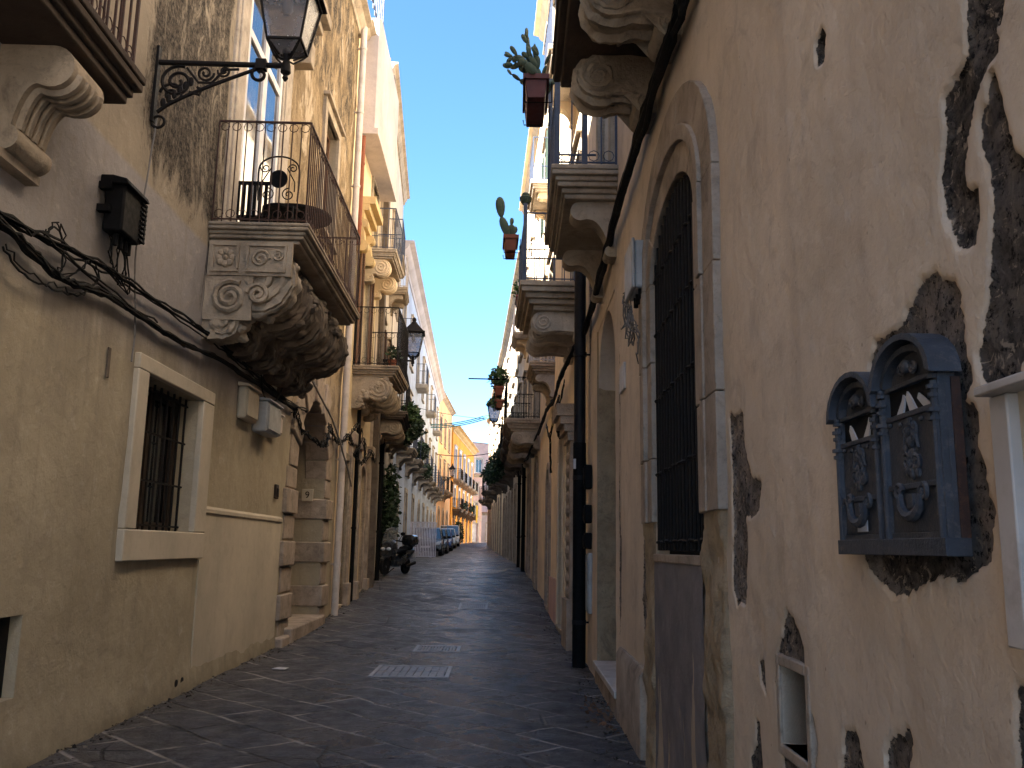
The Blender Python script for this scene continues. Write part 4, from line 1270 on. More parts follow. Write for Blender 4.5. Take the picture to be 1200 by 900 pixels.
FE = Frame(74.3, -5.5, 74.3, 88, -5.12, 88, 'L')
LE = Bldg('pale_orange_house', 'pale orange house end-on between the bluish white house and the orange palazzo', FE, 74.3, 87.8, 14.6, 'paleorange', grid=4)
for s in (76, 80, 84):
    LE.window(s, s + 1.3, 6.4, 9, 'french_window', 'shutter_green', 'glass', 'stone_pale', .2, .06, sill=False)
    LE.window(s, s + 1.3, 10.4, 12.6, 'window', 'white_frame', 'glass', 'stone_pale', .2, .06)
    LE.door(s, s + 1.4, 4.8, 'wood_brown', True, .3, 'stone_pale', .22)
balcony(LE, 75.4, 78, .8, 6.3, .25, 'stone', (75.9, 77.5), .25, .6, .5, 'plain', 'stone', 'iron', 1.1, .16, .1, top=False, bot=False)
balcony(LE, 79.4, 82, .8, 6.3, .25, 'stone', (79.9, 81.5), .25, .6, .5, 'plain', 'stone', 'iron', 1.1, .16, .1, top=False, bot=False)
LE.finish(over=.4)

FO = Frame(88, -5.0, 88, 112, -3.7, 112, 'L')
LO = Bldg('orange_palazzo', 'bright orange palazzo with white-framed windows and dark balconies farther down on the left', FO, 88, 112, 13.4, 'orange', grid=4)
T = FO
for i in range(5):
    s = 89.6 + i * 4.6
    LO.window(s, s + 1.5, 8.3, 11.3, 'french_window', 'shutter_green', 'glass', 'white_frame', .3, .1, sill=False)
    LO.window(s, s + 1.5, 5.6, 7.4, 'window', 'white_frame', 'glass', 'white_frame', .26, .08)
    LO.door(s, s + 1.6, 4.6, 'wood_brown', True, .3, 'stone_pale', .25)
    balcony(LO, s - .5, s + 2.0, .8, 8.2, .22, 'stone', (s - .1, s + 1.6), .25, .6, .5, 'plain', 'stone', 'iron', 1.05, .14, .1, top=False, bot=False)
    balcony(LO, s - .5, s + 2.0, .9, 5.3, .3, 'stone_dark', (s - .1, s + 1.6), .25, .7, .6, 'plain', 'stone_dark', 'iron', 1.05, .1, .1)
LO.finish(cornice='yellow', over=.7, ch=.6)

FF = Frame(0, -8.0, 120.0, 10, -.2, 126.2, 'L')
LF = Bldg('rose_house', 'pale rose house angled across the far end of the street', FF, 0, 6.6, 11.4, 'rose', grid=4)
for s in (1.2, 3.2, 5.0):
    LF.window(s, s + .9, 8.6, 10.2, 'window', 'white_frame', 'glass', 'stone_pale', .18, .06)
    LF.window(s, s + .9, 5.8, 7.6, 'window', 'white_frame', 'glass', 'stone_pale', .18, .06)
    LF.door(s, s + 1.0, 4.8, 'white_frame', False, .3, 'stone_pale', .2)
LF.p('string_course', MB().box(FF, 0, 6.6, -.05, .12, 5.2, 5.4), 'stone_pale')
LF.finish(over=.4)
FG = Frame(0, -8.0, 131.0, 10, -.2, 137.2, 'L')
LG = Bldg('pink_tower_house', 'taller flat-topped pink house rising behind the rose house', FG, 3.4, 9.6, 17.0, 'rose', depth=9, grid=4)
LG.window(5, 6.2, 12.6, 14.6, 'window', 'white_frame', 'glass', 'stone_pale', .2, .06)
LG.window(7.4, 8.4, 8.6, 10.6, 'window', 'white_frame', 'glass', 'stone_pale', .2, .06)
LG.finish(cornice=None)
FS = Frame(0, -3.2, 128.0, 10, 6.8, 128.0, 'L')
LS = Bldg('added_glare_house', 'low white house added at the street end to catch the sun as white glare', FS, 0, 9, 6.4, 'pink_white', depth=2.5, grid=4)  # put in facing the sun to make the white glow here
LS.door(1.0, 2.1, 4.9, 'white_frame', False, .3, 'stone_pale', .2)
LS.finish(over=.25)

# ================================================================ RIGHT, FARTHER HOUSES
FRB = Frame(13.0, 1.2346, 13.0, 24, 1.0, 24, 'R')
RB = Bldg('tall_yellow_house', 'tall yellowish house on the right past the black drainpipe, with a narrow arched door', FRB, 13.02, 23.95, 16.4, 'tan')
T = FRB
RB.door(16.6, 18.0, 4.0, 'wood_brown', True, .32, 'cream', .18, .04)
RB.door(20.3, 21.2, 3.4, 'wood_brown', True, .3, 'jamb', .16)
RB.p('plinth', MB().box(T, 18.2, 20.1, -.05, .04, -.2, 1.0), 'rose')
pil = MB()
pil.box(T, 14.7, 15.4, -.05, .1, -.2, 3.35); pil.box(T, 14.6, 15.5, -.05, .16, -.2, .8)
for k, (dd, z0, z1) in enumerate(((.15, 3.352, 3.5), (.21, 3.502, 3.62), (.28, 3.622, 3.75), (.34, 3.752, 3.95))): pil.box(T, 14.7 - dd * .5, 15.4 + dd * .5, -.05, dd, z0, z1)
for zz in np.arange(.9, 3.3, .22): pil.ball(T, (15.05, .1, float(zz)), (.22, .045, .1), 8, 5)
RB.p('pilaster', pil, 'jamb', bevel=.012)
for s in (14.0, 19.6, 22.0):
    RB.window(s, s + 1.1, 5.75, 8.2, 'french_window', 'shutter_blue' if s < 15 else 'wood_brown', 'glass', 'stone', .18, .05, sill=False)
    RB.window(s, s + 1.1, 10.0, 12.2, 'french_window', 'wood_brown', 'glass', 'stone_pale', .18, .05, shutter='shutter_green', sill=False)
    RB.window(s, s + 1.1, 13.6, 15.2, 'window', 'white_frame', 'glass', 'stone_pale', .16, .05)
bal3 = balcony(RB, 13.35, 15.75, 1.02, 5.68, .42, 'stone', (13.75, 14.55, 15.4), .2, .8, .46, 'volute', 'stone_pale', None, inset=.3)
rl = railing(T, 13.43, 15.67, .95, 5.68, 1.12, .15, .010, top=False, bot=False, mid=.52, ringr=.05)
rl.box(T, 13.40, 13.46, .92, .98, 5.68, 6.95)
for zz in (5.9, 6.05): pass
RB.p('railing', rl, 'blueiron', bal3)
balcony(RB, 19.3, 21.0, .56, 5.65, .26, 'stone', (19.55, 20.75), .22, .42, .5, 'plain', 'stone_pale', 'palerail', 1.0, .13, .16, top=False)
balcony(RB, 14.0 - .3, 15.6, .6, 9.9, .24, 'stone_pale', (14.0, 15.3), .2, .42, .45, 'plain', 'cream', 'blueiron', 1.05, .16, .14, top=False, bot=False)
balcony(RB, 19.3, 21.0, .6, 9.9, .24, 'stone_pale', (19.6, 20.7), .2, .42, .45, 'plain', 'cream', 'blueiron', 1.05, .16, .14, top=False, bot=False)
RB.finish(cornice='cream', over=.35)

FRC = Frame(24, 1.0, 24, 34, .73, 34, 'R')
RC = Bldg('cream_balcony_house', 'cream house on the right whose upper floors catch the sun behind the potted plants', FRC, 24.0, 33.95, 14.9, 'cream')
T = FRC
for s in (25.0, 28.4, 31.6):
    RC.window(s, s + 1.1, 5.2, 7.6, 'french_window', 'wood_brown', 'glass', 'stone', .18, .06, sill=False)
    RC.window(s, s + 1.1, 9.3, 11.5, 'french_window', 'white_frame', 'glass', 'stone_pale', .18, .06, sill=False)
    RC.door(s, s + 1.1, 4.0, 'wood_dark', s < 27, .3, 'jamb', .2)
    balcony(RC, s - .45, s + 1.6, .55, 9.2, .22, 'stone_pale', (s, s + 1.2), .2, .4, .4, 'plain', 'cream', 'palerail', 1.05, .18, .12, top=False, bot=False)
balcony(RC, 24.3, 27.2, .98, 5.1, .34, 'stone', (24.6, 25.7, 26.9), .26, .75, .48, 'volute', 'stone', 'iron', 1.15, .16, .22)
balcony(RC, 28.2, 30.4, .9, 5.05, .3, 'stone_dark', (28.5, 30.0), .26, .7, .5, 'volute', 'stone', 'iron', 1.1, .16, .2)
balcony(RC, 31.4, 33.5, .9, 5.05, .3, 'stone_dark', (31.7, 33.1), .26, .7, .5, 'volute', 'stone_dark', 'iron', 1.1, .18, .2)
RC.finish(cornice='cream', over=.3)

FRD = Frame(34, .73, 34, 53, 0, 53, 'R')
RD = Bldg('grey_terrace_house', 'worn grey house on the right with a dark row of stone balconies and trailing plants', FRD, 34.0, 52.9, 13.2, 'greyplaster', grid=4)
T = FRD
for i in range(6):
    s = 35 + i * 3
    RD.window(s, s + 1.1, 5.3, 7.8, 'french_window', 'wood_dark', 'glass', 'stone', .18, .06, sill=False)
    RD.window(s, s + 1.1, 9.2, 11.4, 'window', 'wood_brown', 'glass', 'stone', .18, .06)
    RD.door(s, s + 1.1, 4.1, 'wood_dark', i % 2 == 0, .3, 'jamb', .2)
    balcony(RD, s - .45, s + 1.6, (.85, .7, .95, .6, .9, .75)[i], (5.2, 5.35, 5.1, 5.5, 5.25, 5.4)[i], (.28, .22, .34, .2, .3, .26)[i], 'stone_dark', (s - .1, s + 1.25), .26, .66, .5, 'plain', 'stone_dark', 'iron', 1.1, .18, .2, top=False)
RD.finish(over=.3)
FRE = Frame(53, 0, 53, 85, -1.4, 85, 'R')
RE = Bldg('tan_terrace_house', 'long tan house on the right at the far bend, fringed with dark balconies', FRE, 53.0, 85, 13.4, 'tan', grid=4)
T = FRE
for i in range(8):
    s = 54.5 + i * 3.8
    RE.window(s, s + 1.1, 5.7, 8.0, 'french_window', 'wood_dark', 'glass', 'stone', .18, .06, sill=False)
    RE.window(s, s + 1.1, 9.6, 11.6, 'window', 'wood_brown', 'glass', 'stone', .18, .06)
    RE.door(s, s + 1.1, 4.6, 'wood_dark', False, .3, 'jamb', .2)
    if i == 3: continue
    balcony(RE, s - .5, s + 1.6, (.9, .7, 1.0, .8)[i % 4], 5.6 + (.0, .2, -.15)[i % 3], .28, 'stone_dark', (s - .1, s + 1.25), .26, .66, .5, 'plain', 'stone_dark', 'iron', 1.1, .18, .2, top=False)
RE.finish(over=.3)
FRG = Frame(88, 8, 88, 126, 8, 126, 'R')
RG = Bldg('unseen_bounce_house', 'unseen cream house added on the right to bounce sun onto the orange palazzo', FRG, 88, 126, 12, 'cream', grid=4)  # hidden from view, added to throw bounce light on the palazzo
for i in range(8):
    s = 90 + i * 4.5
    RG.window(s, s + 1.2, 6, 8.4, 'window', 'white_frame', 'glass', 'stone_pale', .18, .06)
    RG.door(s, s + 1.3, 4.8, 'wood_brown', False, .3, 'stone_pale', .2)
RG.finish()

# ================================================================ DRAINPIPES
def pipe_thing(T, s, d, z0, z1, r, mat, label, brackets=(), split=None):
    p = T(s, d, z0)
    t = thing('drainpipe', label, 'drainpipe', p)
    m = MB(); m.tube([T(s, d, z0), T(s, d, z1)], r, 14)
    part(t, 'pipe', m, mat)
    for z in brackets:
        b = MB(); b.tube([T(s, d, z - .03), T(s, d, z + .03)], r * 1.18, 14); b.box(T, s - .015, s + .015, -.01, d, z - .012, z + .012)
        part(t, 'bracket', b, mat)
    return t
t = pipe_thing(FL, 19.22, .13, .0, 13.55, .075, 'pvc', 'off-white drainpipe running the full height of the left house corner', (1.2, 3.4, 5.6, 7.8, 9.6, 11.4, 13))
t2 = pipe_thing(FR, 12.82, .14, .0, 5.8, .085, 'pipe_black', 'thick black drainpipe beside the small meter boxes on the right', (.6, 2.6, 4.4))
u = MB(); u.tube([FR(12.82, .14, .0), FR(12.82, .14, 3.1)], .094, 14); part(t2, 'lower_sleeve', u, 'black')
u = MB().box(FR, 12.70, 12.735, .2, .235, 2.72, 2.86); part(t2, 'tag', u, 'paper')
pipe_thing(FB, 21.62, .09, .1, 5.4, .05, 'black', 'thin black drainpipe on the cream house beside the stone pilasters', (2, 4))
pipe_thing(FC, 26.6, .12, .3, 5.0, .07, 'black', 'black drainpipe on the grey house by the potted plants', (2, 4))
for k, (F_, s, lab) in enumerate(((FRC, 30.9, 'dark drainpipe in the middle of the cream balcony house'), (FRD, 34.2, 'dark drainpipe at the near corner of the worn grey house'))):
    pipe_thing(F_, s, .1, zg(F_(s, 0, 0).y), 5.0, .065, 'black', lab, (2, 4))
pipe_thing(FB, 20.0, .12, 8.5, 11.2, .05, 'terracotta', 'thin red-brown pipe high on the cream house below the pink bay', (9, 10.5))

# ================================================================ CABLES
def wob(pts, n, amp, seed):
    r0 = random.Random(seed)
    P = [Vector(p) for p in pts]
    out = []
    for i in range(len(P) - 1):
        p0, p1, p2, p3 = P[max(0, i - 1)], P[i], P[i + 1], P[min(len(P) - 1, i + 2)]
        for k in range(n):
            t = k / n
            q = .5 * ((2 * p1) + (p2 - p0) * t + (2 * p0 - 5 * p1 + 4 * p2 - p3) * t * t + (3 * p1 - p0 - 3 * p2 + p3) * t ** 3)
            out.append(q + Vector((r0.uniform(-amp, amp) * .5, r0.uniform(-amp, amp), r0.uniform(-amp, amp))))
    out.append(P[-1])
    return out
def cable(label, T, pts, strands, mat='cable', amp=.02, d=.07, ties=0, group=None):
    base = T(pts[0][0], d, pts[0][1])
    mbs = MB()
    for k, r in enumerate(strands):
        off = rnd.uniform(0, 6.28); a = .022 * (k > 0)
        q = [T(p[0], (p[2] if len(p) > 2 else d) + a * math.cos(off), p[1] + a * 1.4 * math.sin(off)) for p in pts]
        mbs.tube(wob(q, 6, amp * (1 if k else .3), k + int(pts[0][0] * 10)), r, 6)
    return solo('cable', mbs, mat, label, 'cable', base, group)
cab = 'cables strung along the house walls'
A_ = [(2.5,3.62),(4.2,3.66),(5.42,3.68),(6.31,3.75),(7.17,3.83),(8.31,3.87),(9.86,3.92),(11,3.9),(12.12,3.87),(13.97,3.81),(15.63,3.9)]
cable('upper black cable bundle crossing the left wall below the terminal box', FL, A_, (.014, .011, .010, .009), group=cab)
B__ = [(2.5,3.75),(4.2,3.72),(5.63,3.64),(6.1,3.57),(6.55,3.53),(7.24,3.62),(8.05,3.63),(9.08,3.64),(10.56,3.74),(13.13,3.78),(14.61,3.77)]
cable('lower sagging thick cable bundle on the left wall above the barred window', FL, B__, (.022, .015, .013, .011, .010), group=cab)
cable('thin cable slanting between the two bundles on the left wall', FL, [(2.5,3.9),(5.63,3.69),(6.18,3.73),(7.24,3.67),(8.4,3.66)], (.010, .009), group=cab)
cable('cable loops drooping below the terminal box on the left wall', FL, [(7.3,4.15),(7.32,3.95),(7.45,3.84),(7.6,3.8),(7.62,3.95),(7.5,4.15),(7.45,3.9),(7.75,3.78),(7.6,4.1)], (.007, .006), group=cab, amp=.03)
cable('curly loose wires beside the lower bundle at the left edge', FL, [(6.2,3.75),(6.3,3.86),(6.45,3.84),(6.5,3.6),(6.35,3.5),(6.7,3.62),(6.9,3.78),(7.1,3.72),(6.85,3.5),(6.4,3.42),(6.0,3.4),(5.7,3.5)], (.008, .006), group=cab, amp=.03)
cable('thin grey wire hanging from the lamp bracket to the barred window', FL, [(8.05,5.7),(7.95,5.0),(7.85,4.2),(7.95,3.7),(8.0,3.45),(7.98,3.2)], (.008,), 'cable_grey', .01, .05, group=cab)
tangle = [(14.6,3.75,.08),(15.2,3.5,.1),(15.9,3.35,.3),(16.6,3.5,.25),(17.2,3.85,.2),(17.8,3.8,.12),(18.6,3.7,.15),(19.2,3.9,.25),(20,3.8,.2)]
cable('tangled wires looping across the top of the left arched doorway', FL, tangle, (.012, .011, .010, .009, .009, .008), 'cable', .07, group=cab)
cable('grey conduit cable slanting down past the arched doorway', FL, [(15.0,4.6,.1),(16.5,4.25,.15),(17.6,3.95,.2),(19.0,3.3,.25),(20.2,2.9,.2)], (.018, .012), 'cable_grey', .02, group=cab)
cable('dark wire loop hanging under the carved balcony', FL, [(12.2,4.3,.1),(12.2,3.9,.12),(12.5,3.65,.1),(13.2,3.7,.1),(13.6,4.0,.1),(13.6,4.2,.12)], (.010,), 'cable', .02, group=cab)
cable('wire knot hanging by the cream house drainpipe', FB, [(19.5,3.9,.2),(20.2,4.3,.3),(20.9,4.0,.25),(20.4,3.6,.2),(21.2,3.5,.3),(21.6,4.1,.25),(22.2,3.7,.2),(23.2,4.0,.2),(24.2,3.8,.2)], (.011, .010, .009, .009), 'cable', .08, group=cab)
Rm = [(3.6,5.05),(4.69,4.90),(5.06,4.86),(5.99,4.91),(7.34,4.93),(9.14,4.87),(10.66,4.76),(12.74,4.72)]
cable('thick black cable bundle climbing the right wall past the grey junction box', FR, Rm, (.034, .026, .02, .018, .016, .014), 'cable', .022, .09, group=cab)
cable('thin dark cable running beside the thick bundle on the right wall', FR, [(s - .25, z + .06) for s, z in Rm], (.014, .010), 'cable', .02, .06, group=cab)
cable('cable bundle sagging along the tall yellow house below its balconies', FRB, [(13.1,4.75,.1),(14.5,4.7,.15),(15.8,4.6,.2),(18,4.6,.12),(20.7,4.75,.1),(23.9,4.6,.1)], (.03, .022, .018, .016, .014), 'cable', .04, group=cab)
cable('loose looping wires by the small balcony of the tall yellow house', FRB, [(15.9,4.6,.1),(16.4,4.1,.15),(16.9,3.7,.1),(16.3,3.9,.2),(17.0,4.5,.1),(18.5,3.9,.15),(19.0,3.2,.1),(19.4,3.9,.1),(20.5,4.4,.1)], (.011, .010, .009), 'cable', .04, group=cab)
cable('cable bundle along the cream balcony house under its consoles', FRC, [(24.1,4.6,.12),(27,4.3,.2),(30,4.5,.12),(33.8,4.3,.12)], (.026, .02, .018), 'cable', .05, group=cab)
cable('curly wires hanging beneath the grey junction box on the right', FR, [(7.2,4.0,.08),(7.35,3.72,.12),(7.15,3.45,.1),(7.5,3.35,.06),(7.7,3.6,.1),(7.45,3.8,.1),(7.3,3.5,.12),(7.0,3.3,.06),(7.15,3.1,.04)], (.007, .006, .006), 'cable_grey', .05, group=cab)
def span(label, a, b, sag, r, mat, band=0):
    m = MB()
    for k in range(1 + band):
        pts = []
        for i in range(25):
            q = i / 24
            p = Vector(a).lerp(Vector(b), q); p.z -= sag * 4 * q * (1 - q) + k * .11
            pts.append(p)
        m.tube(pts, r, 5)
    return solo('overhead_cable', m, mat, label, 'cable', a, 'cables strung across the street')
span('green double cable sagging across the street high above the cars', FD(60, .1, 9.7), FRE(57, .1, 10.3), .25, .035, 'wire_green', 2)
span('thin dark cable across the street in front of the orange palazzo', FD(72, .1, 8.9), FRE(70, .1, 8.9), .2, .03, 'cable')
span('thin dark cable across the street above the green one', FD(44, .1, 8.4), FRD(50, .1, 8.7), .15, .012, 'cable')
# ================================================================ STREET LAMPS
def TF(T, s, d, z):
    return lambda a, b, c: T(s + a, d + b, z + c)
def street_lamp(T, s, z, arm, label, sc=1.0, scrolls=True):
    """wrought-iron bracket on the wall carrying a tapered lantern at its end"""
    base = T(s, 0, z)
    t = thing('street_lamp', label, 'street lamp', base, 'lanterns on wall brackets')
    b = MB()
    b.box(T, s - .035, s + .035, .0, .03, z - .62, z + .16)
    b.tube([T(s, .0, z), T(s, arm * 1.0, z)], .026, 8)
    br = []
    for i in range(13):
        q = i / 12
        br.append(T(s, .05 + (arm * .78) * q, z - .52 + .5 * (q ** .8)))
    b.tube(br, .02, 6)
    b.spiral(T, (s, .22, z - .2), .17, .03, 1.9, 1.2, .017, 'dz', 1, 30)
    b.spiral(T, (s, .18, z - .33), .12, .03, 1.4, 3, .014, 'dz', -1, 22)
    b.spiral(T, (s, .48, z - .1), .085, .015, 1.6, 0, .013, 'dz', -1, 22)
    b.spiral(T, (s, .66, z - .075), .065, .012, 1.5, 3, .011, 'dz', 1, 20)
    b.tube([T(s, .3, z - .05), T(s, .42, z - .2), T(s, .55, z - .2), T(s, .66, z - .06), T(s, .8, z - .05)], .013, 5)
    b.tube([T(s, .34, z - .3), T(s, .44, z - .33), T(s, .46, z - .27), T(s, .41, z - .25)], .014, 5)
    b.spiral(T, (s, arm * .80, z - .1), .085, .03, 1.1, 1.6, .018, 'dz', 1, 18)
    b.box(T, s - .04, s + .04, arm * .77, arm * .85, z - .05, z + .05)
    b.ring(T, (s, .07, z - .62), .06, .014, 12, 5, 'dz')
    for i in range(6):
        b.ball(T, (s, .1 + .05 * i, z - .42 + .045 * i), (.02, .03, .05), 6, 4)
    part(t, 'bracket', b, 'iron')
    k = sc
    L = TF(T, s, arm, z)
    f = MB()
    f.lathe(L, [(.012, -.16), (.03, -.13), (.02, -.1), (.05, -.07), (.045, .0), (.03, .06), (.045, .1), (.04, .17), (.015, .2)], 10)
    zb, z0, z1 = .10 * k, .22 * k, .80 * k
    h0, h1 = .175 * k, .275 * k
    def sq(h, zz): return [L(-h, -h, zz), L(h, -h, zz), L(h, h, zz), L(-h, h, zz)]
    lo, mi, hi = sq(.06 * k, zb), sq(h0, z0), sq(h1, z1)
    for i in range(4):
        j = (i + 1) % 4
        f.tube([mi[i], hi[i]], .015 * k, 4); f.tube([lo[i], mi[i]], .012 * k, 4)
        f.tube([mi[i], mi[j]], .016 * k, 4); f.tube([hi[i], hi[j]], .022 * k, 4)
        c = mi[i]; o = L(0, 0, .06)
        q = [o, o.lerp(c, .35) - Vector((0, 0, .06 * k)), o.lerp(c, .8) - Vector((0, 0, .03 * k)), c]
        f.tube(q, .011 * k, 5)
    part(t, 'lantern_frame', f, 'iron')
    g = MB()
    gi = .975
    a, b_ = sq(h0 * gi, z0), sq(h1 * gi, z1)
    g.add(a + b_, [(i, (i + 1) % 4, 4 + (i + 1) % 4, 4 + i) for i in range(4)])
    a2 = sq(.055 * k, zb + .01); g.add(a2 + sq(h0 * gi, z0 - .003), [(i, (i + 1) % 4, 4 + (i + 1) % 4, 4 + i) for i in range(4)])
    gl = part(t, 'glass', g, 'lampglass', smooth=False)
    r = MB()
    r.hexa(sq(h1 * 1.22, z1 + .02) + sq(h1 * 1.18, z1 + .06))
    r.hexa(sq(h1 * 1.05, z1 + .062) + sq(.11 * k, z1 + .30 * k))
    r.hexa(sq(h1 * .86, z1 - .01) + sq(h1 * .86, z1 + .018))
    r.lathe(L, [(.12 * k, z1 + .3 * k), (.09 * k, z1 + .36 * k), (.05 * k, z1 + .4 * k), (.07 * k, z1 + .45 * k), (.045 * k, z1 + .5 * k), (.01, z1 + .53 * k)], 10)
    part(t, 'lantern_roof', r, 'iron', bevel=.006)
    bu = MB().lathe(L, [(.03, z1 - .25 * k), (.055, z1 - .2 * k), (.05, z1 - .08 * k), (.03, z1 - .02)], 10)
    part(t, 'bulb', bu, 'headlight')
    return t
street_lamp(FL, 8.02, 6.17, 1.25, 'big black lantern on a scrolled bracket at the top left beside the carved balcony', .92)
street_lamp(FC, 24.62, 6.72, 1.0, 'lantern against the sky past the carved balcony, in front of the grey house', .95)
street_lamp(FRD, 34.6, 6.3, 1.1, 'lantern on the right-hand houses hanging among dark balconies and creepers', .95)
street_lamp(FE, 79, 7.6, .9, 'small far lantern on the pale orange house', .9)

# ================================================================ WALL BOXES
base = FL(7.33, 0, 4.1)
t = thing('terminal_box', 'black ribbed telephone terminal box high on the left wall above the cables', 'terminal box', base)
m = MB(); m.box(FL, 7.16, 7.56, .03, .2, 4.15, 4.58)
part(t, 'housing', m, 'black', bevel=.02)
m = MB()
for i in range(9):
    z = 4.19 + i * .042
    m.box(FL, 7.5, 7.62, .04, .215, z, z + .014)
for i in range(5): m.box(FL, 7.598, 7.624, .06 + i * .035, .07 + i * .035, 4.185, 4.55)
part(t, 'cooling_fins', m, 'black')
for z in (4.3, 4.5): part(t, 'lug', MB().box(FL, 7.1, 7.16, .0, .1, z, z + .06), 'black')
m = MB().prism_s(FL, [(.0, 4.55), (.24, 4.55), (.22, 4.6), (.1, 4.63), (.0, 4.63)], 7.12, 7.6)
part(t, 'lid', m, 'black', bevel=.01)
for s in (7.25, 7.35, 7.45, 7.52): part(t, 'cable_gland', MB().tube([FL(s, .12, 4.05), FL(s, .12, 4.15)], .022, 8), 'black')

t = thing('junction_box', 'grey plastic junction box on the right wall beside the barred arched window', 'junction box', FR(7.0, 0, 3.7))
m = MB().box(FR, 6.86, 7.3, .0, .12, 3.66, 4.06); part(t, 'housing', m, 'box_grey', bevel=.02)
m = MB().box(FR, 6.84, 7.32, .121, .15, 3.65, 4.07); part(t, 'cover', m, 'box_grey', bevel=.015)
for s in (6.92, 7.08, 7.2): part(t, 'cable_gland', MB().tube([FR(s, .07, 3.58), FR(s, .07, 3.66)], .02, 8), 'black')

bl = ['small pale round-topped box left of the grey meter box under the carved balcony', 'grey meter box in the middle of the three by the left doorway', 'small cream box right of the grey meter box by the left doorway']
for k, (s0, s1, z0, z1, d, mat) in enumerate(((11.55, 12.15, 3.2, 3.62, .12, 'frame_plaster'), (12.3, 13.05, 3.12, 3.55, .22, 'box_grey'), (13.2, 13.6, 3.2, 3.5, .12, 'pvc'))):
    t = thing('meter_box', bl[k], 'meter box', FL(s0, 0, z0), 'boxes by the arched doorway')
    part(t, 'housing', MB().box(FL, s0, s1, .0, d, z0, z1), mat, bevel=.03)
    m = MB().box(FL, s0 + .03, s1 - .03, d + .001, d + .02, z0 + .04, z1 - .04); part(t, 'cover', m, mat, bevel=.01)
    m = MB().prism_s(FL, [(0, z1 + .003), (d + .04, z1 + .003), (d + .03, z1 + .03), (0, z1 + .06)], s0 - .02, s1 + .02); part(t, 'lid', m, mat, bevel=.006)

ml = ['upper dark meter box beside the black drainpipe', 'middle dark meter box beside the black drainpipe', 'lower dark meter box beside the black drainpipe', 'tall grey panel low on the wall beside the black drainpipe']
for k, (s0, s1, z0, z1, d, mat) in enumerate(((12.35, 12.6, 2.42, 2.75, .1, 'black'), (12.35, 12.6, 1.95, 2.2, .1, 'black'), (12.32, 12.6, 1.6, 1.82, .1, 'black'), (12.25, 12.6, .75, 1.55, .06, 'box_grey'))):
    t = thing('meter_box' if k < 3 else 'utility_box', ml[k], 'meter box', FR(s0, 0, z0), 'boxes beside the black drainpipe')
    part(t, 'housing', MB().box(FR, s0, s1, .0, d, z0, z1), mat, bevel=.015)
    part(t, 'cover', MB().box(FR, s0 + .03, s1 - .03, d + .001, d + .012, z0 + .03, z1 - .03), mat, bevel=.005)
solo('wall_plaque', MB().box(FR, 8.42, 8.78, .005, .03, 3.12, 3.38), 'marble', 'small white plaque on the right wall between barred window and doorway', 'plaque', FR(8.6, 0, 3.2), bevel=.006)
solo('wall_plate', MB().box(FL, 7.57, 7.62, .005, .018, 2.98, 3.24), 'stone_dark', 'narrow dark slot plate on the left wall near the barred window', 'plate', FL(7.6, 0, 3))
t = thing('intercom', 'small dark intercom on the left wall before the arched doorway', 'intercom', FL(13.9, 0, 2.3))
part(t, 'housing', MB().box(FL, 13.86, 14.02, .0, .04, 2.28, 2.5), 'wood_dark', bevel=.01)
part(t, 'button_panel', MB().box(FL, 13.89, 13.99, .041, .05, 2.31, 2.44), 'iron')
# house number tile on the far jamb of the left doorway
p0 = FL(17.955, -.3, 2.5)
t = thing('house_number', 'pale house number tile on the right jamb of the left arched doorway', 'number tile', p0)
part(t, 'tile', MB().box(FL, 17.93, 17.962, -.42, -.2, 2.44, 2.68), 'frame_plaster', bevel=.006)
cu = bpy.data.curves.new('digit', 'FONT'); cu.body = '9'; cu.size = .19; cu.extrude = .004; cu.align_x = 'CENTER'
to = bpy.data.objects.new('digit', cu); COL.objects.link(to)
dg = bpy.context.evaluated_depsgraph_get()
me = bpy.data.meshes.new_from_object(to.evaluated_get(dg))
bpy.data.objects.remove(to)
c0 = FL(17.925, -.31, 2.5)
for v in me.vertices:
    x, y, z = v.co
    v.co = (c0 + Vector((x, -z, y))) - p0
me.materials.append(MAT['wood_dark'])
do = bpy.data.objects.new('digit', me); COL.objects.link(do); do.parent = t
# two drain spouts at the foot of the left wall
for k, s in enumerate((9.98, 10.16)):
    solo('drain_spout', MB().tube([FL(s, -.05, .12), FL(s, .03, .115)], .045, 12), 'void', ('nearer' if k == 0 else 'farther') + ' of two small drain holes at the foot of the left wall', 'drain hole', FL(s, 0, .12), 'drain holes in the left wall')

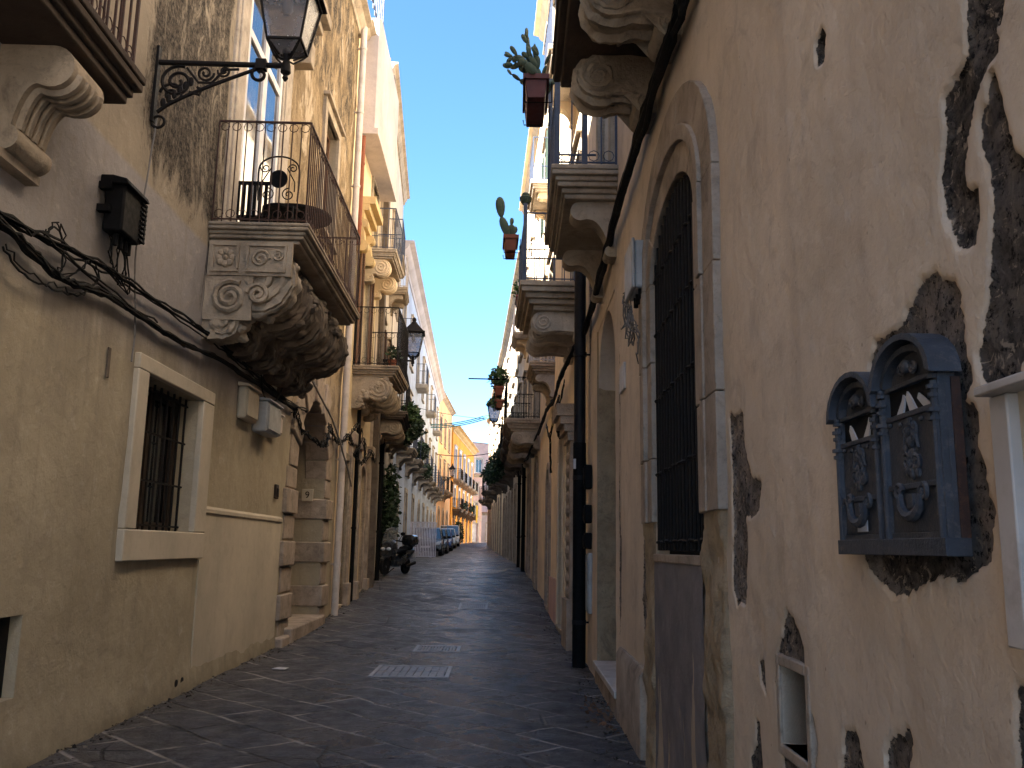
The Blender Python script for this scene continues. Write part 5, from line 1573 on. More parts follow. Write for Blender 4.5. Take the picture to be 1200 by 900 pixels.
# ================================================================ MAILBOXES
def mailbox(s0, s1, z0, zt, label, worn):
    T = FR; D = .05
    w = s1 - s0; mid = (s0 + s1) / 2
    t = thing('mailbox', label, 'mailbox', T(mid, 0, z0), 'mailboxes on the peeling wall')
    zh = zt - .12
    n = 12
    def arch(hw, z_, rise, k=n): return [(mid - hw * math.cos(math.pi * i / k), z_ + rise * math.sin(math.pi * i / k)) for i in range(k + 1)]
    b = MB()
    out = arch(w / 2, zh, .10)
    b.prism_d(T, [(s0, z0), (s1, z0)] + [p for p in reversed(out)], .01, D - .012)
    part(t, 'body', b, 'mailbox', bevel=.004)
    h = MB()
    h.strip(T, arch(w / 2 - .004, zh, .10), arch(w / 2 + .022, zh - .012, .128), .005, D + .032)
    h.strip(T, arch(w / 2 - .03, zh, .072), arch(w / 2 - .012, zh - .004, .092), D - .02, D + .012)
    h.ball(T, (mid, D + .006, zh + .035), (.022, .012, .018), 8, 5)
    for k in (-1, 1): h.spiral(T, (mid + k * .035, D + .002, zh + .03), .018, .004, 1.3, 0, .005, 'sz', k, 12)
    part(t, 'hood', h, 'mailbox', bevel=.003)
    f = MB()
    rim = .02
    zsl0, zsl1 = zh - .078, zh - .012
    for a, b_, c, d in ((s0, s0 + rim, z0, zh), (s1 - rim, s1, z0, zh), (s0 + rim, s1 - rim, z0, z0 + .045), (s0 + rim, s1 - rim, zsl0 - .014, zsl0), (s0 + rim, s1 - rim, zsl1, zh)):
        f.box(T, a, b_, D - .014, D + .004, c, d)
    zm = z0 + (zsl0 - z0) * .46
    f.box(T, s0 + rim, s1 - rim, D - .014, D + .008, zm - .008, zm + .006)
    f.box(T, s0 + rim, s1 - rim, D - .0138, D - .002, z0 + .045, zsl0 - .014)
    f.box(T, s0 - .012, s1 + .012, .005, D + .016, z0 - .012, z0 + .03)
    part(t, 'front_panel', f, 'mailbox', bevel=.002)
    for sx_, zx_ in ((s0 + .01, z0 + .015), (s1 - .01, z0 + .015), (s0 + .01, zm), (s1 - .01, zm)):
        part(t, 'screw', MB().ball(T, (sx_, D + .008, zx_), (.005, .004, .005), 6, 4), 'rust')
    part(t, 'slot', MB().box(T, s0 + rim, s1 - rim, D - .03, D - .011, zsl0, zsl1), 'void')
    for s in (s0 + .012, s1 - .012):
        c = MB()
        c.tube([T(s, D + .008, z0 + .03), T(s, D + .008, zsl0 + .05)], .009, 8)
        for z, r in ((zsl0 - .02, .017), (zsl0 - .04, .014), (zsl0 + .035, .015), (zsl0 + .06, .012), (zsl0 + .015, .013)):
            c.tube([T(s, D + .01, z - .005), T(s, D + .01, z + .005)], r, 8)
        c.ball(T, (s, D + .01, zsl0 + .072), .010, 8, 5)
        part(t, 'column', c, 'mailbox')
    o = MB()
    rr = random.Random(int(s0 * 100))
    zc0, zc1 = zm + .03, zsl0 - .03
    for i in range(17):
        q = i / 16
        zz = zc0 + (zc1 - zc0) * q
        wd = .035 * (1 - abs(q - .35)) + .008
        o.ball(T, (mid + rr.uniform(-wd, wd), D + .002, zz), (rr.uniform(.008, .018), .008, rr.uniform(.008, .016)), 7, 4)
    part(t, 'ornament', o, 'mailbox')
    for k in (-1, 1):
        o = MB()
        o.spiral(T, (mid + k * .028, D + .003, zc0 + .03), .024, .005, 1.5, 1, .006, 'sz', k, 16)
        o.spiral(T, (mid + k * .02, D + .003, zc1 - .02), .018, .004, 1.4, 2, .005, 'sz', -k, 14)
        o.tube([T(mid + k * .04, D + .003, zc0 + .06), T(mid + k * .03, D + .004, zc0 + .1), T(mid + k * .012, D + .003, zc1 - .05)], .005, 5)
        part(t, 'scroll', o, 'mailbox')
    o = MB()
    for i in range(5):
        o.ball(T, (s0 + .04 + (w - .08) * i / 4, D + .002, zsl0 - .022 - .006 * (i % 2)), (.012, .006, .007), 6, 4)
    part(t, 'frieze', o, 'mailbox')
    e = MB()
    hz = z0 + .045 + (zm - z0 - .045) * .52
    pts = [(-.06, .03), (-.05, .0), (-.025, -.018), (0, -.022), (.025, -.018), (.05, .0), (.06, .034)]
    e.tube([T(mid + a, D + .014, hz + b_) for a, b_ in pts], [.008, .012, .014, .014, .014, .012, .009], 7)
    e.spiral(T, (mid - .07, D + .01, hz + .035), .024, .006, 1.2, 0, .007, 'sz', 1, 14)
    e.spiral(T, (mid + .07, D + .01, hz + .04), .024, .006, 1.2, 3, .007, 'sz', -1, 14)
    e.box(T, mid - .018, mid + .018, D - .002, D + .016, hz + .0, hz + .035)
    e.ball(T, (mid, D + .002, hz + .085), (.011, .008, .017), 8, 5)
    part(t, 'latch', e, 'mailbox')
    if worn:
        part(t, 'name_label', MB().box(T, mid - .045, mid + .03, D + .005, D + .0065, z0 + .052, z0 + .092), 'paper', label='faded paper name label')
    for a, tilt, hgt in ([(.3, .5, .05), (.62, -.6, .055)] if worn else [(.22, -.6, .05), (.5, .5, .055), (.78, .8, .04)]):
        sc_ = s1 - rim - (w - 2 * rim) * a
        q = [(sc_ - .024, zsl0 + .001), (sc_ + .016, zsl0 + .001), (sc_ + .010 + tilt * .05, zsl0 + hgt * .7), (sc_ + .002 + tilt * .05, zsl0 + hgt), (sc_ - .012 + tilt * .05, zsl0 + hgt * .8)]
        part(t, 'letter', MB().prism_d(T, q, D - .0105, D - .006), 'paper', label='white letter poking out of the slot')
    if not worn:
        part(t, 'side_panel', MB().box(T, s0 - .004, s0 + .01, .002, .024, z0 + .03, zh - .02), 'rust', label='rusty strip down the side of the mailbox')
    return t
mailbox(2.06, 2.385, 1.61, 2.155, 'nearer and taller slate-blue mailbox with several letters in its slot', False)
mailbox(2.41, 2.725, 1.61, 2.125, 'farther slate-blue mailbox with a small paper name label on its front', True)

# ================================================================ BALCONY FURNITURE, PLANTERS
def disc(m, T, c, r, th, n=20):
    m.lathe(lambda a, b, z: T(c[0] + a, c[1] + b, z), [(r, c[2]), (r, c[2] + th)], n)
zf = 5.262
t = thing('bistro_table', 'round dark metal table on the carved balcony', 'table', FL(11.6, .62, zf))
m = MB(); disc(m, FL, (11.6, .62, zf + .7), .46, .03, 28); part(t, 'tabletop', m, 'black')
m = MB(); m.tube([FL(11.6, .62, zf + .04), FL(11.6, .62, zf + .7)], .03, 8); part(t, 'stem', m, 'iron')
for k in range(3):
    a = k * 2.094
    m = MB().tube([FL(11.6, .62, zf + .1), FL(11.6 + .2 * math.cos(a), .62 + .2 * math.sin(a), zf + .06), FL(11.6 + .34 * math.cos(a), .62 + .34 * math.sin(a), zf + .012)], .014, 6); part(t, 'leg', m, 'iron')
t = thing('bistro_chair', 'black wire chair with a disc in its scrolled back on the carved balcony', 'chair', FL(10.5, .62, zf))
cs, cd = 10.5, .62
m = MB()
bk = [(cs, cd - .24, zf + .5), (cs - .02, cd - .25, zf + .9), (cs - .03, cd - .16, zf + 1.03), (cs - .03, cd, zf + 1.07), (cs - .03, cd + .16, zf + 1.03), (cs - .02, cd + .25, zf + .9), (cs, cd + .24, zf + .5)]
m.tube(wob([FL(*p) for p in bk], 5, 0, 1), .011, 6)
for k in (-1, 1):
    m.spiral(FL, (cs - .015, cd + k * .13, zf + .58), .085, .02, 1.4, 1.57, .008, 'dz', k, 20)
    m.spiral(FL, (cs - .02, cd + k * .17, zf + .92), .06, .015, 1.3, 3, .008, 'dz', -k, 18)
    m.tube([FL(cs - .015, cd + k * .2, zf + .62), FL(cs - .02, cd + k * .2, zf + .74), FL(cs - .02, cd + k * .1, zf + .92)], .008, 5)
part(t, 'backrest', m, 'iron')
m = MB(); m.prism([FL(cs - .03, cd + .11 * math.cos(a * .314), zf + .78 + .115 * math.sin(a * .314)) for a in range(20)], [FL(cs - .01, cd + .11 * math.cos(a * .314), zf + .78 + .115 * math.sin(a * .314)) for a in range(20)])
part(t, 'back_disc', m, 'black')
m = MB(); disc(m, FL, (cs + .22, cd, zf + .45), .22, .03, 22); part(t, 'seat', m, 'black')
for a, b_ in ((.04, -.18), (.04, .18), (.4, -.16), (.4, .16)):
    m = MB().tube([FL(cs + a, cd + b_, zf + .45), FL(cs + a + (.05 if a > .1 else -.05), cd + b_ * 1.15, zf + .005)], .012, 6); part(t, 'leg', m, 'iron')
t = thing('folding_chair', 'slatted dark chair half hidden behind the table on the carved balcony', 'chair', FL(11.0, .2, zf))
m = MB()
for i in range(6): m.box(FL, 10.86, 10.89, .0 + i * .07, .04 + i * .07, zf + .45, zf + .88)
m.box(FL, 10.855, 10.895, -.02, .42, zf + .86, zf + .9); part(t, 'backrest', m, 'black')
m = MB()
for i in range(6): m.box(FL, 10.9 + i * .065, 10.945 + i * .065, .0, .4, zf + .44, zf + .46)
part(t, 'seat', m, 'black')
for a in (10.88, 11.25):
    for b_ in (.02, .38): part(t, 'leg', MB().tube([FL(a, b_, zf + .003), FL(a, b_, zf + .45)], .012, 6), 'iron')

def pad(m, T, c, w, h, ax, tilt, th=.022):
    """cactus pad: flattened egg from its base point c, growing along the tilted direction; ax = azimuth of its flat axis"""
    up = Vector((math.sin(tilt) * math.cos(ax), math.sin(tilt) * math.sin(ax), math.cos(tilt)))
    side = up.cross(Vector((math.cos(ax + 1.2), math.sin(ax + 1.2), .2))).normalized()
    nor = up.cross(side)
    vs, fs = [], []
    n, k = 9, 8
    for i in range(k + 1):
        p = math.pi * i / k; p = min(max(p, .06), math.pi - .06)
        q = (1 - math.cos(p)) / 2
        rr = math.sin(p) * (.75 + .35 * q)
        for j in range(n):
            a = 2 * math.pi * j / n
            vs.append(T(*c) + up * (h * q) + side * (w / 2 * rr * math.cos(a)) + nor * (th * rr * math.sin(a)))
    for i in range(k):
        for j in range(n): fs.append((i * n + j, i * n + (j + 1) % n, (i + 1) * n + (j + 1) % n, (i + 1) * n + j))
    fs += [tuple(reversed(range(n))), tuple(k * n + j for j in range(n))]
    m.add(vs, fs)
    r1 = random.Random(int(abs(c[0] * 1000 + c[2] * 777)))
    for _ in range(16):
        v = vs[r1.randrange(n, len(vs) - n)]
        o = (v - (T(*c) + up * h * .5)).normalized()
        e = v + o * r1.uniform(.015, .03); q = o.orthogonal().normalized() * .0016
        m.add([v - q, v + q, e], [(0, 1, 2)])
    return up
def grow(m, T, c, n, w, h, seed, lean=0.0, leanaz=0.0):
    r0 = random.Random(seed)
    base = T(*c)
    def rec(p, depth, w_, h_, tilt, az):
        up = pad(m, lambda a, b, z: Vector((a, b, z)), (p.x, p.y, p.z), w_, h_, az, tilt)
        tip = p + up * h_ * .93
        if depth <= 0: return
        for _ in range(r0.choice((1, 1, 2))):
            rec(tip + Vector((r0.uniform(-.02, .02), r0.uniform(-.02, .02), 0)), depth - 1, w_ * r0.uniform(.65, .95), h_ * r0.uniform(.7, 1.0), max(-.2, tilt + r0.uniform(-.35, .55)), az + r0.uniform(-.7, .7))
    for i in range(n):
        rec(base + Vector((r0.uniform(-.06, .06), r0.uniform(-.22, .22), 0)), r0.choice((2, 2, 3)), w * r0.uniform(.7, 1.1), h * r0.uniform(.8, 1.1), r0.uniform(.05, .55) + lean, leanaz + r0.uniform(-1.3, 1.3))
def planter(T, s0, s1, d0, d1, z0, z1, mat, label, group='planters hung on the right-hand balconies'):
    mid = T((s0 + s1) / 2, (d0 + d1) / 2, z0)
    t = thing('planter', label, 'planter', mid, group)
    k = .03
    m = MB().hexa([T(s0 + k, d0 + k, z0), T(s1 - k, d0 + k, z0), T(s1 - k, d1 - k, z0), T(s0 + k, d1 - k, z0), T(s0, d0, z1), T(s1, d0, z1), T(s1, d1, z1), T(s0, d1, z1)])
    part(t, 'trough', m, mat, bevel=.008)
    e = .02; m = MB()
    m.box(T, s0 - e, s1 + e, d0 - e, d0 + .004, z1 - .05, z1 + .012); m.box(T, s0 - e, s1 + e, d1 - .004, d1 + e, z1 - .05, z1 + .012)
    m.box(T, s0 - e, s0 + .004, d0 + .005, d1 - .005, z1 - .05, z1 + .012); m.box(T, s1 - .004, s1 + e, d0 + .005, d1 - .005, z1 - .05, z1 + .012)
    part(t, 'rim', m, mat, bevel=.004)
    part(t, 'soil', MB().box(T, s0 + .005, s1 - .005, d0 + .005, d1 - .005, z1 - .03, z1 + .004), 'soil')
    for s in (s0 + .12, s1 - .12):
        m = MB()
        m.tube([T(s, d0 - .05, z1 - .02), T(s, d0 - .05, z0 - .01), T(s, d1, z0 - .012), T(s, d1 + .012, z0 + .05)], .007, 5)
        part(t, 'hanger', m, 'iron')
    return t
planter(FR, 9.35, 10.15, .76, 1.02, 6.62, 6.88, 'maroon', 'dark red trough planter with a spreading prickly pear, highest on the right')
m = MB(); grow(m, FR, (9.5, .92, 6.86), 3, .11, .24, 5, .45, math.pi); grow(m, FR, (9.7, .88, 6.86), 4, .12, .25, 11, .05, math.pi); grow(m, FR, (9.95, .86, 6.86), 3, .12, .24, 23, .0, 0.0)
solo('cactus', m, 'cactus', 'many-branched prickly pear in the highest dark red planter on the right', 'cactus', FR(9.75, .9, 6.86), 'cacti on the right-hand balconies')
planter(FRB, 13.7, 14.25, 1.06, 1.27, 6.28, 6.52, 'terracotta', 'smaller reddish trough planter with a tall cactus pad, on the scroll-corbel balcony')
m = MB()
for c_, w_, h_, az, ti in (((13.8, 1.2, 6.5), .15, .38, 3.3, .35), ((13.95, 1.15, 6.5), .17, .3, 2.9, .05), ((14.1, 1.12, 6.5), .12, .24, 1.2, .3)):
    u = pad(m, FRB, c_, w_, h_, az, ti, .03)
    if h_ > .35:
        p = FRB(*c_) + u * h_ * .95; pad(m, ident, (p.x, p.y, p.z), .17, .36, 3.2, .12, .03)
    else:
        p = FRB(*c_) + u * h_ * .95; pad(m, ident, (p.x, p.y, p.z), .09, .14, 1.0, .3, .02)
solo('cactus', m, 'cactus', 'cactus with one tall flat pad in the smaller reddish planter', 'cactus', FRB(13.95, 1.15, 6.5), 'cacti on the right-hand balconies')
t = thing('flower_pot', 'round pot with a squat cactus on the corner post of the scroll-corbel balcony', 'flower pot', FRB(13.46, .95, 6.95))
m = MB().lathe(TF(FRB, 13.46, .95, 6.952), [(.05, 0), (.09, .05), (.10, .11), (.07, .13)], 12); part(t, 'pot', m, 'cactus')
m = MB(); m.ball(FRB, (13.46, .95, 7.1), (.07, .07, .05), 10, 6); part(t, 'plant', m, 'cactus')
def leafy(label, T, c, rad, n, size, mat='leaf', group=None, stem=True, name='potted_plant', cat='plant'):
    p = T(*c)
    t = thing(name, label, cat, p, group)
    q = (p.x, p.y, p.z + rad[2])
    part(t, 'foliage', MB().leaves(q, rad, n, size), mat, smooth=False, recalc=False)
    if stem:
        m = MB(); r0 = random.Random(int(n))
        for i in range(7):
            m.tube([p, p + Vector((r0.uniform(-.5, .5) * rad[0], r0.uniform(-.5, .5) * rad[1], rad[2])), p + Vector((r0.uniform(-.9, .9) * rad[0], r0.uniform(-.9, .9) * rad[1], rad[2] * 1.8))], .008, 4)
        part(t, 'stem', m, 'leaf_dark')
    return t
planter(FRC, 24.5, 25.1, 1.02, 1.26, 5.75, 6.0, 'terracotta', 'upper orange trough planter with a leafy bush, on the mid-distance balcony at right')
planter(FRC, 24.3, 24.9, 1.02, 1.24, 5.38, 5.6, 'terracotta', 'lower orange trough planter directly under the leafy one at right')
leafy('bushy green plant growing out of the upper orange planter at right', FRC, (24.8, 1.14, 5.98), (.26, .4, .3), 420, .12)
leafy('wispy green plant trailing from the lower orange planter at right', FRC, (24.6, 1.2, 5.4), (.24, .3, .16), 90, .12)
planter(FRB, 20.0, 20.7, .62, .85, 7.1, 7.35, 'maroon', 'dark red planter below the cream upper balcony, above the small white balcony')
leafy('sparse plant in the dark red planter above the small white balcony', FRB, (20.3, .73, 7.33), (.2, .3, .22), 160, .1)
solo('pole', MB().tube([FRC(24.6, .95, 6.22), FRC(24.5, 2.0, 6.2)], .02, 6), 'iron', 'thin horizontal pole sticking out over the street by the leafy balcony planter', 'pole', FRC(24.6, .95, 6.22))
for k, (F_, c, rad, n, lab) in enumerate((
    (FRD, (36.2, .75, 4.7), (.22, .6, .45), 350, 'dark creeper hanging beneath the right-hand lantern'),
    (FRD, (39, .8, 4.4), (.24, .7, .5), 350, 'dark bushy creeper on the second balcony past the right-hand lantern'),
    (FRD, (42, .9, 4.6), (.3, .8, .6), 450, 'dark plants spilling over the fourth balcony of the grey terrace house'),
    (FRD, (47, 1.0, 4.8), (.35, .9, .5), 400, 'dark plants on the farthest balconies of the grey terrace house'),
    (FC, (26.4, .9, 5.2), (.22, .9, .3), 420, 'green hedge of plants along the lower balcony of the grey house'),
    (FC, (29.3, .7, 4.9), (.26, 1.0, .5), 700, 'thick dark green creeper hanging from the second balcony of the grey house'),
    (FC, (29.6, .25, .9), (.26, 1.0, 1.7), 1500, 'tall dark climbing plant covering the foot of the grey house behind the scooter'),
    (FC, (32.6, .9, 5.5), (.3, .9, .4), 500, 'small plants on the third balcony of the grey house'),
    (FD, (41.5, .7, 5.5), (.3, .8, .45), 500, 'plants on a balcony of the bluish white house'),
    (FD, (46, .7, 5.0), (.25, .7, .4), 300, 'dark hanging plants farther along the bluish white house'),
    (FO, (88.6, .7, 1.9), (.5, .7, 1.1), 900, 'dark green bush standing at the foot of the orange palazzo past the cars'),
    (FO, (91.5, .9, 5.4), (.3, 1.0, .3), 250, 'dark plants on the first orange palazzo balcony'),
    (FO, (100, .9, 5.4), (.3, 1.2, .3), 250, 'dark plants on a farther orange palazzo balcony'))):
    leafy(lab, F_, c, rad, n, .16 if c[0] < 60 else .22, 'leaf_dark' if k not in (4,) else 'leaf', 'plants along the house fronts', stem=k in (6, 10), name='creeper' if k in (0, 1, 5, 6) else 'bush')
for k, (F_, c, lab) in enumerate(((FB, (21.3, .9, 5.79), 'small leafy pot plant inside the railing of the cream house balcony'), (FB, (22.4, .85, 5.79), 'second leafy pot plant farther along the cream house balcony'))):
    t = thing('flower_pot', lab, 'flower pot', FB(*c), 'pots on the cream house balcony')
    part(t, 'pot', MB().lathe(TF(FB, *c), [(.09, 0), (.13, .22), (.14, .23), (.12, .24)], 12), 'terracotta')
    part(t, 'plant', MB().leaves(tuple(FB(c[0], c[1], c[2] + .38)), (.17, .17, .2), 160, .1), 'leaf_dark', smooth=False, recalc=False)
# scraps high up
rr_ = MB()
for s in np.arange(19.0, 21.6, .3): rr_.tube([FB(float(s), .25, 14.3), FB(float(s), .25, 16.2)], .016, 5)
for z in (14.45, 16.2): rr_.tube([FB(19.0, .25, z), FB(21.6, .25, z)], .022, 5)
solo('roof_railing', rr_, 'blueiron', 'thin blue-black railing on the roof above the pink bay', 'railing', FB(20, .25, 14.3))
# yellow cloth on a far balcony
yc = MB()
for i in range(12):
    a = .03 * math.sin(i * 1.9)
    yc.box(FO, 105.0 + i * .16, 105.16 + i * .16, 1.0 + a, 1.03 + a, 4.4, 6.4)
solo('awning_cloth', yc, 'yellow_cloth', 'yellow cloth hanging from the farthest orange palazzo balcony', 'cloth', FO(105.5, 1, 4.4))

# ================================================================ MANHOLE COVERS
def gz(x, y):
    i = int(np.searchsorted(GX[:, 0], x)) ; j = int(np.searchsorted(GY[0, :], y))
    return float(max(GZ[i - 1:i + 1, j - 1:j + 1].max(), 0)) 
def cover(x0, x1, y0, y1, slots, label):
    zc = zg((y0 + y1) / 2)
    t = thing('manhole_cover', label, 'manhole cover', ((x0 + x1) / 2, (y0 + y1) / 2, zc), 'metal covers in the paving')
    I = lambda a, b, c: Vector((a, b, zg(b) + .004 + c))
    m = MB()
    for a, b, c, d in ((x0, x1, y0, y0 + .05), (x0, x1, y1 - .05, y1), (x0, x0 + .05, y0 + .05, y1 - .05), (x1 - .05, x1, y0 + .05, y1 - .05)): m.box(I, a, b, c, d, -.06, .008)
    part(t, 'rim', m, 'rim_steel')
    part(t, 'pit', MB().box(I, x0 + .052, x1 - .052, y0 + .052, y1 - .052, -.05, -.02), 'void')
    m = MB()
    k = 12 if slots else 9
    for i in range(k):
        a = x0 + .06 + (x1 - x0 - .12) * i / k; w_ = (x1 - x0 - .12) / k
        if slots: m.box(I, a, a + w_ * .55, y0 + .055, y1 - .055, -.03, .006)
        else:
            for j in range(2):
                h_ = (y1 - y0 - .12) / 2
                m.box(I, a, a + w_ * .86, y0 + .06 + j * h_, y0 + .06 + (j + .93) * h_, -.03, .004)
    part(t, 'plate', m, 'manhole')
cover(-1.62, -.63, 11.55, 12.6, False, 'large rectangular steel cover nearest in the middle of the paving')
cover(-1.33, -.62, 14.2, 14.95, True, 'slotted drain grate just beyond the large steel cover')
cover(-.95, -.3, 20.6, 21.6, True, 'farthest worn metal cover in the paving')
solo('litter_paper', MB().prism_z(ident, [(-2.93, 12.05), (-2.76, 12.02), (-2.74, 12.16), (-2.88, 12.2)], gz(-2.8, 12.1) + .012, gz(-2.8, 12.1) + .02), 'paper', 'scrap of pale paper on the paving near the left wall', 'litter', (-2.8, 12.1, gz(-2.8, 12.1)))

# ================================================================ GATE PANEL
y0 = 45.5; zg0 = zg(y0) + .02
t = thing('gate_panel', 'lilac-white slatted metal panel standing across the parking strip', 'gate panel', (-3.95, y0, zg0))
P_ = lambda a, b, c: Vector((-4.62 + a, y0 + b, zg0 + c))
m = MB()
W, H = 1.33, 1.72
for a, b, c, d in ((0, W, 0, .05), (0, W, H - .05, H), (0, .05, .051, H - .051), (W - .05, W, .051, H - .051)): m.box(P_, a, b, 0, .05, c, d)
part(t, 'frame', m, 'gate_paint', bevel=.005)
m = MB()
for i in range(15):
    a = .055 + (W - .11) * i / 15
    m.box(P_, a, a + .048, .012, .034, .051, H - .051)
part(t, 'slats', m, 'gate_paint')
m = MB()
for a in (.25, 1.05): m.box(P_, a, a + .06, -.3, .4, -.02, .03)
part(t, 'foot', m, 'gate_paint')

# ================================================================ CARS
def car(paint_, loc, head, kind, label):
    """front faces local -y; x across, y along, origin on the ground"""
    t = thing('parked_car', label, 'car', loc, 'cars parked along the left side')
    ch, sh = math.cos(head), math.sin(head)
    def X(x, y, z): return Vector((loc[0] + x * ch - y * sh, loc[1] + x * sh + y * ch, loc[2] + z))
    van = kind == 'van'
    h = 1.75 if van else 1.5
    L, W_ = 3.95, .86
    belt = .98 if van else .90
    prof = [(-L/2, .34), (-L/2 - .0, .55), (-L/2 + .08, .72), (-L/2 + .75, belt - .04), (-L/2 + 1.0, belt), (L/2 - .25, belt + .03), (L/2 - .03, .8), (L/2, .45), (L/2 - .1, .24), (-L/2 + .12, .24)]
    m = MB()
    n = len(prof)
    xs = [(-W_, .93), (-W_ + .0, 1), (W_, 1), (W_, .93)]
    rings = []
    for x, k in ((-W_ * .93, .94), (-W_, 1.0), (W_, 1.0), (W_ * .93, .94)):
        rings.append([X(x, y * (1 if abs(k - 1) < .01 else .985), .55 + (z - .55) * k) for y, z in prof])
    vs = [p for r in rings for p in r]
    fs = [tuple(reversed(range(n))), tuple(3 * n + i for i in range(n))]
    for q in range(3):
        for i in range(n): fs.append((q * n + i, q * n + (i + 1) % n, (q + 1) * n + (i + 1) % n, (q + 1) * n + i))
    m.add(vs, fs)
    body = part(t, 'body', m, paint_, bevel=.05)
    yb0, yb1, yt0, yt1 = (-L/2 + .85, L/2 - .12, -L/2 + (1.25 if van else 1.55), L/2 - (.2 if van else .55))
    wt = .68 if not van else .76
    def gh(k, z, f): 
        return [X(-k, f[0], z), X(k, f[0], z), X(k, f[1], z), X(-k, f[1], z)]
    g = MB().hexa(gh(W_ * .94, belt - .02, (yb0, yb1)) + gh(wt, h - .05, (yt0, yt1)))
    part(t, 'windows', g, 'glass', bevel=.03)
    r = MB().hexa(gh(wt + .012, h - .06, (yt0 - .02, yt1 + .02)) + gh(wt - .08, h, (yt0 + .14, yt1 - .12)))
    lo, hi = gh(W_ * .945, belt - .01, (yb0 - .01, yb1 + .01)), gh(wt + .008, h - .05, (yt0 - .01, yt1 + .01))
    for i in range(4): r.tube([lo[i], hi[i]], .035, 5)
    for a in (-1, 1): r.tube([X(a * W_ * .945, .15, belt - .01), X(a * (wt + .008), .2, h - .05)], .03, 5)
    part(t, 'roof', r, paint_, bevel=.02)
    for sx in (-1, 1):
        for y in (-L/2 + .72, L/2 - .7):
            wl = MB()
            c = [(0.0, 0)]
            wh = lambda a, b, z, sx=sx, y=y: X(sx * (W_ - .1) + sx * z, y + a, .31 + b)
            wl.lathe(wh, [(.2, -.1), (.31, -.09), (.31, .09), (.28, .112), (.2, .115)], 18)
            wo = part(t, 'wheel', wl, 'rubber')
            rm = MB().lathe(wh, [(.2, .10), (.195, .118), (.06, .122), (.05, .13)], 12)
            part(t, 'rim', rm, 'rim', wo)
        hl = MB().hexa([X(sx * .5, -L/2 - .012, .58), X(sx * .8, -L/2 + .03, .6), X(sx * .8, -L/2 + .3, .62), X(sx * .5, -L/2 + .2, .6), X(sx * .5, -L/2 - .0, .70), X(sx * .8, -L/2 + .1, .76), X(sx * .8, -L/2 + .34, .78), X(sx * .5, -L/2 + .25, .74)])
        part(t, 'headlight', hl, 'headlight', bevel=.01)
        tl = MB().box(lambda a, b, c: X(sx * a, b, c), .6, .82, L/2 - .08, L/2 + .012, .66, .86); part(t, 'taillight', tl, 'taillight', bevel=.01)
        mr = MB(); mr.ball(X, (sx * (W_ + .1), yb0 + .25, belt + .08), (.11, .07, .08), 10, 6); mr.tube([X(sx * (W_ - .08), yb0 + .25, belt + .04), X(sx * (W_ + .05), yb0 + .25, belt + .06)], .02, 5)
        part(t, 'mirror', mr, 'black')
    gb = MB(); gb.box(X, -.45, .45, -L/2 - .012, -L/2 + .05, .5, .62); gb.box(X, -.7, .7, -L/2 - .02, -L/2 + .05, .28, .4)
    part(t, 'grille', gb, 'black', bevel=.01)
    pl_ = MB().box(X, -.25, .25, -L/2 - .032, -L/2 - .021, .42, .52); part(t, 'licence_plate', pl_, 'white_frame')
    return t
for k, (mat, x, y, kind, lab) in enumerate((('car_grey', -4.05, 49.5, 'car', 'dark grey car right behind the white gate panel'), ('car_black', -4.15, 55.5, 'car', 'black car second in the parked row'),
     ('car_blue', -4.2, 61.5, 'car', 'blue car third in the parked row'), ('car_silver', -4.35, 69.5, 'car', 'silver car fourth in the parked row'), ('car_white', -4.45, 77, 'van', 'tall white car at the far end of the parked row'))):
    car(mat, (x, y, zg(y) + .0), R_(1.8), kind, lab)

# ================================================================ SCOOTER
sy = 28.6; sx_ = -3.32
loc = Vector((sx_, sy, zg(sy) + .005)); hd_ = R_(-22)
t = thing('scooter', 'dark maxi scooter with windscreen and rear top box parked by the left wall', 'scooter', loc)
def S(x, y, z):
    # front towards local -y, leaning a little on its stand
    c, s_ = math.cos(hd_), math.sin(hd_)
    x2 = x + z * .06
    return loc + Vector((x2 * c - y * s_, x2 * s_ + y * c, z))
for y in (-.68, .66):
    w = MB(); wh = lambda a, b, z, y=y: S(z, y + a, .26 + b)
    w.lathe(wh, [(.17, -.05), (.25, -.045), (.262, 0), (.25, .045), (.17, .05)], 20)
    wo = part(t, 'wheel', w, 'rubber')
    part(t, 'rim', MB().lathe(wh, [(.165, -.04), (.175, 0), (.165, .04), (.04, .05)], 14), 'rim', wo)
def loft(secs, mat, name, **k):
    m = MB(); vs = []; n = 10
    for y, zc, hw, hh in secs:
        for i in range(n):
            a = 2 * math.pi * i / n
            vs.append(S(hw * math.copysign(abs(math.cos(a)) ** .7, math.cos(a)), y, zc + hh * math.copysign(abs(math.sin(a)) ** .7, math.sin(a))))
    fs = [tuple(reversed(range(n))), tuple((len(secs) - 1) * n + i for i in range(n))]
    for q in range(len(secs) - 1):
        for i in range(n): fs.append((q * n + i, q * n + (i + 1) % n, (q + 1) * n + (i + 1) % n, (q + 1) * n + i))
    m.add(vs, fs)
    return part(t, name, m, mat, **k)
loft([(-.62, .62, .1, .1), (-.66, .72, .2, .2), (-.55, .8, .25, .24), (-.42, .8, .24, .26), (-.36, .72, .2, .3), (-.34, .6, .16, .2)], 'car_grey', 'front_fairing')
loft([(-.38, .36, .17, .1), (0, .34, .19, .12), (.3, .45, .2, .16), (.5, .6, .2, .16), (.95, .72, .12, .08)], 'car_grey', 'body')
loft([(-.12, .66, .12, .04), (.05, .7, .16, .08), (.35, .72, .17, .07), (.42, .8, .17, .07), (.8, .82, .14, .06)], 'black', 'seat')
loft([(-.9, .45, .06, .03), (-.8, .53, .09, .03), (-.6, .54, .09, .03), (-.45, .45, .08, .04)], 'car_grey', 'front_mudguard')
